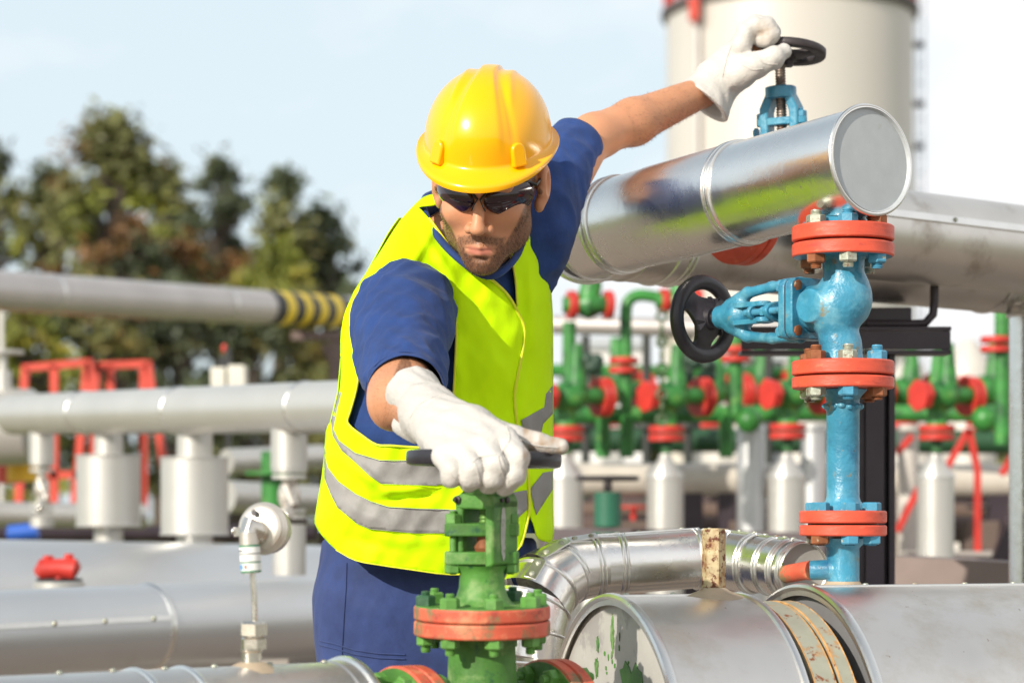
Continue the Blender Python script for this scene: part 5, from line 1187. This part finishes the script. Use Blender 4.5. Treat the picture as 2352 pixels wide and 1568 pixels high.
# back of the vest, hanging down behind
vs = []; rows = list(range(500, 1216, 18)); cols = 26
for v in rows:
    L, R = float(interp(TT, v, 1)), float(interp(TT, v, 2))
    for i in range(cols + 1):
        u = (L + R) / 2 - (R - L) / 2 * math.cos(math.pi * i / cols); Y = float(depth(u, v, .012, 0, True)); Yf = float(depth(u, v, 0, 0))
        vs.append(P(u, v, Y if 0 < i < cols else float(depth(u, v, 0, 0))))
fs = [(j * (cols + 1) + i, j * (cols + 1) + i + 1, (j + 1) * (cols + 1) + i + 1, (j + 1) * (cols + 1) + i) for j in range(len(rows) - 1) for i in range(cols)]
vb = link_mesh('vest_back', vs, fs, m_vest, vest, 180); so = vb.modifiers.new('solid', 'SOLIDIFY'); so.thickness = .002
# reflective tape
def tape(poly, off=.0150): sheet('reflective_tape', poly, m_refl, off, vest, thick=.001, step=6)
tape([(784, 900), (775, 935), (765, 985), (778, 1012), (815, 1040), (872, 1057), (900, 1059), (960, 1058), (1010, 1058), (1060, 1062), (1110, 1064), (1110, 1112), (1060, 1112), (1005, 1113), (960, 1112), (920, 1111), (874, 1109), (850, 1092), (817, 1062), (785, 1035), (764, 1000), (760, 965), (772, 925), (777, 900)])
tape([(745, 1046), (752, 1073), (775, 1104), (817, 1134), (854, 1152), (892, 1164), (960, 1168), (1041, 1170), (1110, 1166), (1150, 1150), (1173, 1132), (1210, 1125), (1215, 1166), (1183, 1195), (1130, 1218), (1080, 1224), (1026, 1223), (951, 1223), (851, 1214), (817, 1200), (775, 1165), (760, 1136), (745, 1098)])
tape([(1218, 1123), (1248, 1085), (1270, 1081), (1270, 1123), (1232, 1182)], .0095); tape([(1197, 965), (1251, 935), (1255, 904), (1270, 886), (1270, 950), (1248, 973), (1243, 997), (1203, 995)], .0095)
# stitching along the tape
for ln in ([(874, 1110), (960, 1113), (1005, 1114)], [(778, 1012), (815, 1040), (872, 1057), (960, 1058)], [(854, 1152), (892, 1164), (960, 1168), (1030, 1170)], [(817, 1200), (851, 1214), (951, 1223), (1026, 1223)]):
    edge_tube('stitching', ln, .0006, m_refl, .0165, vest)
# --- T-shirt body, collar
vs = []; rows = list(range(566, 1236, 14)); NC = 56
for v in rows:
    L, R = float(interp(TT, v, 1)) + (16 if v < 680 else 7), float(interp(TT, v, 2)) - 9; t = float(interp(TT, v, 3)) - .004
    for i in range(NC):
        an = 2 * math.pi * i / NC; c_, s_ = math.cos(an), math.sin(an)
        u = (L + R) / 2 + (R - L) / 2 * c_; yc = 3.872 + .22 * (u - 1000) / F * 3.85 + (v - 600) / 700 * .09
        y = yc - t * math.copysign(abs(s_) ** .87, s_) + .0015 * math.sin(v * .08 + i)
        vs.append(P(u, v, y))
fs = [(j * NC + i, j * NC + (i + 1) % NC, (j + 1) * NC + (i + 1) % NC, (j + 1) * NC + i) for j in range(len(rows) - 1) for i in range(NC)] + [tuple(range(NC)), tuple((len(rows) - 1) * NC + i for i in range(NC))]
shirt = link_mesh('tshirt', vs, fs, m_shirt, person, 180)
col = [P(972, 478, 3.83), P(990, 520, 3.79), P(1022, 564, 3.755), P(1068, 606, 3.735), P(1118, 634, 3.725), P(1160, 618, 3.75), P(1195, 570, 3.82), P(1200, 500, 3.89), P(1150, 455, 3.95), P(1040, 440, 3.94), P(982, 450, 3.88)]
cl = spline([tuple(p) for p in col] + [tuple(col[0])], 5); m = MB(); m.tube([Vector(p) for p in cl], .0058, 10); m.build('collar', m_shirt, shirt)

sheet('tshirt_back', [(955, 470), (975, 452), (1010, 444), (1190, 448), (1230, 520), (1240, 600), (900, 600), (935, 530), (968, 485)], m_shirt, -.02, shirt, thick=.001, step=14, fn=lambda u, v, o, w_: depth(u, v, o, w_, True))
# --- sleeves: swept cloth tubes with folds, turned in at the hem
def sleeve(name, pts, folds_, parent, seed=0, N_=96, tilt=0, tuck=.025):
    S = spline(pts, 12); c = np.stack([np.array(tuple(P(*q[:3]))) for q in S]); r = S[:, 3]; m = len(c)
    T = np.gradient(c, axis=0); T /= np.linalg.norm(T, axis=1)[:, None]; x = np.cross(T[0], [0.3, .2, 1]); vs = []
    L = np.concatenate([[0], np.cumsum(np.linalg.norm(np.diff(c, axis=0), axis=1))])
    for i in range(m):
        x = x - T[i] * (x @ T[i]); x /= np.linalg.norm(x); y = np.cross(T[i], x); u = i / (m - 1)
        for k in range(N_):
            a = 2 * math.pi * k / N_; d = 0; ca, sa = math.cos(a), math.sin(a)
            for A, fa, fu, sk, ph in folds_:
                nn = mnoise.noise(Vector((ca * fa + ph, sa * fa, u * fu + sk * math.sin(a + ph)))); d += A * (.5 - abs(nn) * 2.4) * min(1, 6 * (1.02 - u))
            vs.append(c[i] + (x * math.cos(a) + y * math.sin(a)) * (r[i] + d))
    base = len(vs) - N_; rim = np.array(vs[base:]); cc = c[-1]
    for k in (1, 2, 3): vs += list(cc + (rim - cc) * (1 - .035 * min(k, 2)) - T[-1] * (tuck * (k - .6) / 3))
    R_ = m + 3
    fs = [(j * N_ + k, j * N_ + (k + 1) % N_, (j + 1) * N_ + (k + 1) % N_, (j + 1) * N_ + k) for j in range(R_ - 1) for k in range(N_)] + [tuple(range(N_))]
    o = link_mesh(name, np.array(vs), fs, m_shirt, parent, 180)
    hem = MB(); q = cc + (rim - cc) * 1.004 - T[-1] * .014; hem.tube([Vector(p) for p in q] + [Vector(q[0])], .0008, 6); hem.build('hem_stitching', m_shirt, o)
    return o
sleeve('near_sleeve', [(948, 700, 3.80, .066), (935, 712, 3.745, .078), (926, 742, 3.69, .0795), (922, 790, 3.63, .0745), (924, 838, 3.565, .066), (930, 880, 3.50, .0600), (933, 902, 3.465, .0570)],
       [(.0042, .9, 5.5, 1.2, .3), (.0026, 1.4, 11, 1.8, 4.0), (.0012, 2.4, 20, 2.5, 9)], shirt)
sleeve('far_sleeve', [(1165, 690, 3.93, .060), (1190, 610, 3.925, .073), (1218, 530, 3.92, .074), (1243, 465, 3.94, .068), (1272, 410, 3.97, .060), (1300, 362, 4.00, .0525), (1326, 325, 4.03, .0470)], [(.0032, .9, 6, 1.0, 2.3), (.002, 1.6, 13, 1.5, 5)], shirt)

# --- head frame
HR = (Matrix.Rotation(math.radians(-9), 3, 'Z') @ Matrix.Rotation(math.radians(27), 3, 'X') @ Matrix.Rotation(math.radians(3.5), 3, 'Y'))
HC = P(1096, 531, 3.62) - HR @ V(0, -.120, -.038)
HRn = np.array(HR, np.float32); HCn = np.array(HC, np.float32)
def H(x, y, z): return HC + HR @ V(x, y, z)
def head_sdf(p):
    q = (p - HCn) @ HRn; a = q.copy(); a[:, 0] = np.abs(a[:, 0])     # symmetric halves
    d = ell(q, (0, .012, .032), (.075, .096, .085))
    d = smin(d, ell(q, (0, -.022, -.030), (.0655, .070, .075)), .03)
    d = smin(d, ell(q, (0, -.030, -.072), (.0545, .058, .045)), .022)
    d = smin(d, ell(a, (.046, -.012, -.070), (.016, .030, .022)), .025)
    d = smin(d, ell(q, (0, -.076, -.105), (.026, .019, .020)), .022)
    d = smin(d, ell(q, (0, -.074, -.078), (.032, .022, .026)), .018)
    d = smin(d, ell(a, (.043, -.064, -.030), (.022, .020, .018)), .018)
    d = smin(d, seg(a, (0, -.088, .020), (.038, -.078, .020), .011, .010), .014)
    d = smax(d, -ell(a, (.032, -.099, .000), (.017, .013, .010)), .010)
    d = smin(d, seg(q, (0, -.089, .004), (0, -.112, -.030), .0075, .0095), .008)
    d = smin(d, ell(q, (0, -.1145, -.0375), (.0125, .0115, .0095)), .005)
    d = smin(d, ell(a, (.0145, -.1015, -.0415), (.0082, .0105, .0078)), .005)
    d = smax(d, -ell(a, (.0075, -.1075, -.0485), (.0038, .005, .0032)), .002)
    d = smin(d, seg(a, (0, -.0985, -.0715), (.022, -.0865, -.0745), .0050, .0028), .004)
    d = smin(d, seg(a, (0, -.0965, -.0815), (.018, -.0885, -.0800), .0064, .0035), .004)
    d = smax(d, -seg(a, (0, -.1045, -.0762), (.023, -.0930, -.0765), .0016, .0012), .0015)
    d = smax(d, -ell(q, (0, -.1010, -.0915), (.015, .0075, .0042)), .005)
    d = smax(d, -seg(q, (0, -.1035, -.052), (0, -.1030, -.064), .0022, .003), .003)
    # ears
    e = ell(a, (.0825, .018, -.008), (.0115, .0205, .0330)); e = smin(e, ell(a, (.0775, .006, -.038), (.008, .0105, .0125)), .008)
    e = smax(e, -ell(a, (.0935, .013, -.006), (.0085, .0120, .0200)), .003); e = smin(e, ell(a, (.0800, .000, -.014), (.005, .005, .008)), .004)
    d = smin(d, e, .006)
    return d
nk0, nk1 = tuple(H(0, .020, -.070)), tuple(P(1085, 560, 3.86))
sh_n = tuple(P(930, 715, 3.74)); el_n = tuple(P(922, 893, 3.475)); wr_n = tuple(P(985, 965, 3.30)); pm_n = tuple(P(1090, 1030, 3.18))
sh_f = tuple(P(1240, 520, 3.90)); el_f = tuple(P(1362, 313, 4.06)); mid_f = tuple(P(1455, 280, 4.12)); wr_f = tuple(P(1612, 212, 4.22)); pm_f = tuple(P(1720, 120, 4.24))
def body_sdf(p):
    d = smin(head_sdf(p), seg(p, nk0, nk1, .055, .062), .02)
    b = ell(p, tuple(P(1050, 720, 3.90)), (.120, .075, .17)); b = smin(b, ell(p, tuple(P(1010, 1060, 3.94)), (.125, .085, .26)), .05)
    d = smin(d, b, .03)
    n = smin(seg(p, sh_n, el_n, .048, .040), seg(p, el_n, wr_n, .0455, .030), .022)
    n = smin(n, ell(p, tuple(P(900, 925, 3.44)), (.035, .05, .040)), .02); n = smin(n, seg(p, wr_n, pm_n, .027, .024), .01)
    fr = smin(seg(p, sh_f, el_f, .040, .0345), seg(p, el_f, mid_f, .0350, .0385), .02); fr = smin(fr, seg(p, mid_f, wr_f, .0385, .0265), .015); fr = smin(fr, seg(p, wr_f, pm_f, .025, .024), .01)
    fr = smin(fr, ell(p, tuple(P(1380, 318, 4.07)), (.030, .03, .026)), .02)
    d = smin(d, smin(n, fr, .01), .03)
    return d
vs, fs = implicit(body_sdf, (-.45, 3.05, .75), (.50, 4.35, 1.97), .0026)
body = link_mesh('body', vs, fs, m_skin, person, 180)
q = (vs - HCn) @ HRn; ax_ = np.abs(q[:, 0]); x, y, z = q[:, 0], q[:, 1], q[:, 2]
def sstep(a, b, v): t = np.clip((v - a) / (b - a), 0, 1); return t * t * (3 - 2 * t)
face = ((y < .03) & (z < .03) & (z > -.14) & (ax_ < .085)).astype(float)
jaw = 1 - sstep(-.004, .006, z - (-.088 + .078 * (ax_ / .066) ** 2.5)); jaw *= (1 - sstep(.000, .012, y)) * (1 - sstep(.070, .074, ax_))
mou = sstep(.0095, .0065, 0) if False else np.exp(-(((z + .0605 + .006 * (ax_ / .03) ** 2) / .0072) ** 4)) * (1 - sstep(.026, .036, ax_)) * (y < -.06)
side = np.exp(-((ax_ - .030) / .007) ** 2) * ((z < -.06) & (z > -.09)) * (y < -.05)
lips = .75 * np.exp(-(((z + .0775) / .0068) ** 4)) * (1 - sstep(.014, .022, ax_)) * (y < -.075)
beard = np.clip(np.maximum(np.maximum(jaw, mou), side), 0, 1) * (1 - lips) * face
nz_ = .5 + .5 * noise3(q * 1.0, 420, 5); beard = np.clip(beard * (.62 + .4 * nz_), 0, 1) * .78
sideb = ((ax_ > .060) & (z > -.02) & (y < -.004) & (y > -.045)).astype(float) * .7; beard = np.maximum(beard, sideb * (z < .03))
def arm_mask(a, b, r0=.0, far=False):
    a, b = np.array(a), np.array(b); t = np.clip(((vs - a) @ (b - a)) / ((b - a) @ (b - a)), 0, 1); d = np.linalg.norm(vs - a - t[:, None] * (b - a), axis=1); return (d < .055)
hn = (.5 + .5 * noise3(vs * np.array([1, 1, 1.]), 260, 8)); hairy = np.zeros(len(vs))
hairy[arm_mask(el_n, wr_n)] = 1; hairy[arm_mask(mid_f, wr_f)] = .7; hairy *= .10; hairy[vs[:, 2] > 1.75] *= 1
eyes = np.zeros(len(vs))
for nm, val in (('beard', beard), ('lip', lips * face), ('hairy', hairy)):
    at = body.data.attributes.new(nm, 'FLOAT', 'POINT'); at.data.foreach_set('value', val.astype(np.float32))
# beard and arm hair as short tapered strands
def strands(name, mask, n, L, wd, dirn, parent, seed=1, jit=.35, thr=.3):
    g = np.random.default_rng(seed); F4 = fs; ct = vs[F4].mean(1); fm = mask[F4].mean(1); idx = np.where(fm > thr)[0]
    pick = g.choice(idx, n, p=fm[idx] / fm[idx].sum()); e1 = vs[F4[pick, 1]] - vs[F4[pick, 0]]; e2 = vs[F4[pick, 3]] - vs[F4[pick, 0]]
    nrm = np.cross(e1, e2); nrm /= np.linalg.norm(nrm, axis=1)[:, None] + 1e-9
    p = vs[F4[pick, 0]] + e1 * g.random((n, 1)) + e2 * g.random((n, 1))
    if (head_like := name == 'beard'): pass
    d = nrm * .55 + np.array(dirn) + g.normal(size=(n, 3)) * jit; d /= np.linalg.norm(d, axis=1)[:, None]
    s_ = np.cross(d, nrm); s_ /= np.linalg.norm(s_, axis=1)[:, None] + 1e-9; l = L * g.uniform(.5, 1.2, (n, 1))
    V_ = np.stack([p - s_ * wd, p + s_ * wd, p + d * l + nrm * l * -.05], 1).reshape(-1, 3)
    link_mesh(name, V_, np.arange(3 * n).reshape(-1, 3), m_hair, parent, 0)
strands('beard', np.maximum(beard, 0) * face, 11000, .0050, .00024, tuple(HR @ V(0, -.15, -.75)), body)
strands('arm_hair', (hairy > 0).astype(float), 8000, .006, .00013, (.35, -.2, -.45), body, 2, .3, .5)

# --- sunglasses
gl = thing('sg', '', '', (0, 0, 0)) if False else None
def lens_pt(al, z, o=0): 
    rx, ry = .0785 + o, .1035 + o; tl = 1 - .10 * ((z + .002) / .024) ** 2
    return H(math.sin(al) * rx * tl, -math.cos(al) * ry * tl + .004, z)
lenses = []
fr_ = MB()
for sgn in (-1, 1):
    m = MB(); nr, ns = 8, 40; vs_ = []
    for j in range(nr + 1):
        for i in range(ns):
            t = 2 * math.pi * i / ns; c_, s_ = math.cos(t), math.sin(t); k = j / nr
            ca = math.copysign(abs(c_) ** .75, c_); sa = math.copysign(abs(s_) ** .8, s_)
            al = sgn * (.665 + .565 * ca * k); z = -.0025 + (.0250 if s_ > 0 else .0245) * sa * k - .004 * k * (ca > 0) * ca + (.0075 * k * max(0, -ca) * (s_ < 0))
            vs_.append(lens_pt(al, z, .001))
    m.add(vs_, [(j * ns + i, j * ns + (i + 1) % ns, (j + 1) * ns + (i + 1) % ns, (j + 1) * ns + i) for j in range(nr) for i in range(ns)])
    o = m.build('sunglasses_lens', m_lens, person, 180); so = o.modifiers.new('solid', 'SOLIDIFY'); so.thickness = .002; so.offset = 0
    fr_.tube([lens_pt(sgn * a_, zz, .0015) for a_, zz in ((.02, .004), (.12, .012), (.3, .0195), (.6, .022), (.95, .0195), (1.18, .012))] , .0017, 8)
    fr_.tube([lens_pt(sgn * 1.15, .012, .001), H(sgn * .0785, -.035, .008), H(sgn * .0795, .006, .004), H(sgn * .079, .03, -.008)], .0022, 8)
    fr_.tube([lens_pt(sgn * .03, .004, .002), H(sgn * .0075, -.108, -.004), H(sgn * .0105, -.1045, -.012)], .0010, 8)
fr_.build('sunglasses_frame', m_frame, person, 60)

# --- helmet
def helmet():
    a, b, c = .0965, .1280, .108; z0 = .062; NT, NS = 144, 44; vs_ = []
    for j in range(NS + 1):
        s_ = j / NS; ph = s_ * math.pi / 2
        for i in range(NT):
            th = 2 * math.pi * i / NT; fx, fy = math.sin(th), -math.cos(th)
            r = math.sin(ph) ** .93; zz = c * (math.cos(ph) ** .96 if ph < 1.57 else 0)
            x, y = a * r * fx, b * r * fy; fr = max(0., -y / b)
            n_ = Vector((x / a / a, y / b / b, zz / c / c + 1e-6)).normalized()
            wv = .0135 + .032 * fr ** 1.6; e = abs(x) / wv
            sm = lambda u: 0 if u < 0 else 1 if u > 1 else u * u * (3 - 2 * u)
            fade = sm((.97 - s_) / .25)
            h = .0036 * (1 - sm((e - .78) / .34)) * fade + .0022 * math.exp(-((abs(x) - .034 - .02 * fr) / .005) ** 2) * sm((.62 - s_) / .3) - .0012 * math.exp(-(x / .005) ** 2) * fade * sm((.5 - s_) / .3) * 0
            h += .0022 * math.exp(-((abs(x) - wv * 1.5) / .006) ** 2) * -1 * fade
            vs_.append(H(x + n_.x * h, y + n_.y * h + .004, z0 + zz + n_.z * h))
    rows = NS + 1
    for k, (u, dz) in enumerate(((.12, -.0012), (.25, -.0022), (.5, -.0035), (.75, -.0045), (.93, -.005), (1.0, -.007), (.985, -.0095), (.9, -.0085), (.5, -.007), (0, -.004))):
        for i in range(NT):
            th = 2 * math.pi * i / NT; fx, fy = math.sin(th), -math.cos(th); f = max(0, -fy)
            ext = .0115 + .021 * f ** 2.2; up = .014 * (1 - f) ** 1.2 * u * (1 if k < 6 else 1)
            vs_.append(H((a + ext * u) * fx, (b + ext * u) * fy + .004, z0 + dz * (1 + 1.3 * f ** 2) + up * .35 - .006 * f ** 2 * u))
        rows += 1
    fs_ = [(j * NT + i, (j + 1) * NT + i, (j + 1) * NT + (i + 1) % NT, j * NT + (i + 1) % NT) for j in range(rows - 1) for i in range(NT)]
    m = MB(); m.add(vs_, fs_)
    hm = m.build('hard_hat', m_helm, person, 70)
    def loz(th, zz, w_, h_, d_):
        q = MB(); pos = H(a * math.sin(th), -b * math.cos(th) + .004, z0 + zz); nd = (HR @ V(math.sin(th), -math.cos(th) * .9, .25)).normalized(); uz = (HR @ V(0, 0, 1)); uz = (uz - nd * uz.dot(nd)).normalized(); ux = uz.cross(nd)
        pts = [(-w_, -h_), (w_, -h_), (w_, h_ * .35)] + [(w_ * math.cos(t), h_ * .35 + w_ * math.sin(t)) for t in (math.pi * .15, math.pi * .33, math.pi * .5, math.pi * .67, math.pi * .85)] + [(-w_, h_ * .35)]
        q.prism(pts, pos - nd * .012, ux, uz, nd, .012 + d_); return q.build('accessory_slot', m_helm, hm, 30, .0025)
    loz(-.66, .014, .0115, .018, .0065); loz(.66, .014, .0115, .018, .0065)
    m = MB(); m.lathe([(0, .084), (.012, .083)], H(0, .004, z0 + .002), HR @ V(0, 0, 1), 60); m.build('head_band', m_kstripe, hm)
helmet()

# --- gloves
def glove(name, chains, cuff, lo, hi, palm_k=.016, extra=None, h=.0021):
    """chains: list of [(x, y, Y, r), ...] fingers; cuff: (end, start, r_end, r_start)"""
    ce, cs, re_, rs = cuff; ce, cs = np.array(tuple(ce), np.float32), np.array(tuple(cs), np.float32); cd = (ce - cs) / np.linalg.norm(ce - cs)
    back, fingers = chains
    def f(p):
        d = seg(p, tuple(cs), tuple(ce), rs, re_)
        for ch in back:
            for a_, b_ in zip(ch[:-1], ch[1:]): d = smin(d, seg(p, tuple(P(*a_[:3])), tuple(P(*b_[:3])), a_[3], b_[3]), palm_k)
        g = None
        for ch in fingers:
            e = None
            for a_, b_ in zip(ch[:-1], ch[1:]):
                s_ = seg(p, tuple(P(*a_[:3])), tuple(P(*b_[:3])), a_[3], b_[3]); e = s_ if e is None else smin(e, s_, .006)
            g = e if g is None else smin(g, e, .0008)
        d = smin(d, g, .006)
        if extra: d = extra(p, d)
        t = (p - cs) @ cd; wob = .0006 * np.sin(p @ np.array([210, 150, 90], np.float32)) + .0007 * noise3(p, 110, 2) + .0003 * noise3(p, 330, 6)
        d = d + wob
        d = smax(d, (p - ce) @ cd, .002)
        inn = seg(p, tuple(ce - cd * .045), tuple(ce + cd * .03), rs * .80, re_ - .0035); d = np.maximum(d, -inn)
        return d
    v_, f_ = implicit(f, lo, hi, h); o = link_mesh(name, v_, f_, m_glove, person, 180); return o, v_
fing = [[(1160, 1010, 3.135, .0165), (1190, 1052, 3.103, .0145), (1182, 1092, 3.102, .0132), (1160, 1118, 3.120, .0124)],
        [(1118, 1028, 3.125, .0170), (1139, 1068, 3.096, .0146), (1133, 1096, 3.100, .0136), (1121, 1112, 3.118, .0128)],
        [(1070, 1040, 3.128, .0165), (1087, 1078, 3.098, .0143), (1083, 1098, 3.102, .0136), (1075, 1107, 3.118, .0128)],
        [(1022, 1048, 3.140, .0160), (1042, 1080, 3.112, .0142), (1040, 1092, 3.114, .0135), (1035, 1098, 3.128, .0125)],
        [(1110, 985, 3.20, .019), (1180, 1006, 3.175, .0165), (1238, 1018, 3.170, .0138), (1288, 1025, 3.168, .0105)]]
bk = [[(985, 950, 3.32, .035), (1080, 985, 3.20, .030), (1158, 1010, 3.137, .0185)], [(985, 950, 3.32, .035), (1060, 1000, 3.20, .028), (1118, 1026, 3.127, .019)],
      [(985, 950, 3.32, .035), (1035, 1005, 3.20, .026), (1070, 1038, 3.13, .0185)], [(985, 950, 3.32, .034), (1005, 1005, 3.22, .024), (1022, 1046, 3.142, .0175)]]
c0, c1 = P(948, 903, 3.395), P(992, 952, 3.31)
def ex1(p, d):
    s_ = seg(p, tuple(P(925, 975, 3.37)), tuple(P(960, 990, 3.33)), .016, .018); return smin(d, s_, .006)
gn, gv = glove('near_glove', (bk, fing), (c0, c1, .0400, .0345), (-.20, 3.04, 1.14), (.09, 3.47, 1.40), .014, ex1)
dn_ = np.zeros(len(gv)); tx = (gv[:, 0] > P(1200, 0, 3.17).x); dn_[tx] = np.clip(.35 + .6 * noise3(gv[tx], 160, 4), 0, .8)
at = gn.data.attributes.new('dirt', 'FLOAT', 'POINT'); at.data.foreach_set('value', dn_.astype(np.float32))
def arch(dy, Y, r): return [(1702, 108 + dy, Y, r * 1.1), (1714, 78 + dy, Y, r * 1.15), (1735, 61 + dy, Y, r * 1.05), (1760, 63 + dy, Y - .002, r), (1772, 80 + dy, Y - .004, r * .95), (1762, 92 + dy, Y, r * .9), (1748, 92 + dy, Y + .004, r * .9)]
fingf = [arch(0, 4.192, .0145), arch(-5, 4.218, .0150), arch(-3, 4.246, .0145), arch(4, 4.272, .0130),
         [(1694, 175, 4.20, .024), (1738, 150, 4.178, .0215), (1775, 134, 4.172, .0190), (1800, 118, 4.180, .0135)]]
bkf = [[(1650, 182, 4.23, .034), (1684, 140, 4.22, .029), (1702, 104, 4.20, .020)], [(1650, 182, 4.23, .034), (1680, 140, 4.245, .027), (1702, 104, 4.245, .018)], [(1650, 182, 4.23, .034), (1690, 150, 4.26, .025), (1704, 108, 4.268, .018), (1728, 92, 4.262, .020)], [(1655, 185, 4.23, .034), (1700, 165, 4.21, .027), (1722, 152, 4.19, .022)]]
c0, c1 = P(1615, 236, 4.225), P(1652, 190, 4.23)
gf, gv = glove('far_glove', (bkf, fingf), (c0, c1, .0530, .0360), (.24, 4.10, 1.80), (.52, 4.34, 2.07), .014)
dn_ = np.zeros(len(gv)); c_ = np.array(tuple(P(1752, 76, 4.19))); rr_ = np.linalg.norm((gv - c_) * np.array([1, .5, 1]), axis=1); dn_ = np.clip(1.1 - rr_ / .024, 0, .85) * (.5 + .5 * noise3(gv, 200, 4))
at = gf.data.attributes.new('dirt', 'FLOAT', 'POINT'); at.data.foreach_set('value', np.clip(dn_, 0, 1).astype(np.float32))

# raised seams of the gloves, laid on their surface
from mathutils.bvhtree import BVHTree
def seams(ob, lines, r=.0010):
    me = ob.data; og = ORG[ob.name]; b = BVHTree.FromPolygons([v.co + og for v in me.vertices], [tuple(p.vertices) for p in me.polygons]); o = V(0, 0, CZ)
    for ln in lines:
        pts = [b.ray_cast(o, (P(x, y, 4) - o).normalized()) for x, y in smoothp(ln, 6, False)]; pts = [h[0] + h[1] * .0003 for h in pts if h[0] is not None]
        if len(pts) > 3: m = MB(); m.tube(pts, r, 8); m.build('seam', m_glove, ob, 60)
seams(gn, [[(1164, 980), (1170, 1010), (1150, 1040), (1142, 1052)], [(1143, 1046), (1150, 1075), (1160, 1108)], [(1148, 1044), (1158, 1070), (1168, 1105)], [(1090, 1060), (1097, 1082), (1101, 1108)], [(1034, 1088), (1044, 1100), (1052, 1108)],
    [(942, 960), (955, 938), (973, 922), (1000, 910), (1024, 906)], [(1195, 1010), (1230, 1022), (1282, 1028)], [(1085, 1062), (1100, 1050), (1120, 1046), (1140, 1044)]])
seams(gf, [[(1680, 105), (1668, 140), (1660, 176)], [(1724, 108), (1740, 130), (1756, 146), (1786, 148)], [(1712, 214), (1690, 200), (1672, 178)], [(1706, 150), (1730, 160), (1752, 158)]], .0009)
# --- trousers and boots
def trou(p):
    d = ell(p, tuple(P(985, 1340, 3.99)), (.183, .122, .27))
    l = smin(seg(p, tuple(P(868, 1400, 3.97)), tuple(P(850, 1950, 3.98)), .105, .072), seg(p, tuple(P(850, 1950, 3.98)), (-.25, 4.02, .10), .072, .055), .04)
    r = smin(seg(p, tuple(P(1100, 1400, 4.02)), tuple(P(1140, 1950, 4.03)), .105, .072), seg(p, tuple(P(1140, 1950, 4.03)), (.0, 4.07, .10), .072, .055), .04)
    d = smin(d, smin(l, r, .02), .025); d = smax(d, p[:, 2] - P(0, 1235, 3.98).z, .01)
    return d + .0022 * noise3(p * np.array([1, 1, .45], np.float32), 38, 9) + .0010 * noise3(p, 90, 12)
tv, tf = implicit(trou, (-.45, 3.75, .06), (.25, 4.25, 1.14), .0050)
tr = link_mesh('trousers', tv, tf, m_trou, person, 180)
from mathutils.bvhtree import BVHTree
bvh = BVHTree.FromPolygons([tuple(v) for v in tv], [tuple(f) for f in tf])
def on_trou(x, y, lift=.001):
    o = V(0, 0, CZ); h = bvh.ray_cast(o, (P(x, y, 4) - o).normalized()); return h[0] + h[1] * lift if h[0] else None
for nm, ln in (('side_seam', [(797, 1292), (795, 1350), (790, 1420), (786, 1500), (786, 1568), (790, 1640)]), ('pocket_seam', [(735, 1470), (770, 1478), (815, 1492), (870, 1500), (930, 1502)]), ('pocket_seam', [(735, 1480), (770, 1488), (815, 1502), (870, 1510), (930, 1512)])):
    pts = [on_trou(x, y) for x, y in densify(ln, 10, False)]; pts = [p for p in pts if p]
    if len(pts) > 2: m = MB(); m.tube(pts, .0012, 6); m.build(nm, m_trou, tr)
for x, y in ((-.25, 4.0), (0, 4.05)):
    m = MB(); m.ball((x, y - .06, .05), .055, 20, 12, (.95, 2.4, .95)); m.tube([(x, y + .02, .05), (x, y + .02, .16)], .055, 20); m.build('boot', m_black2, person)
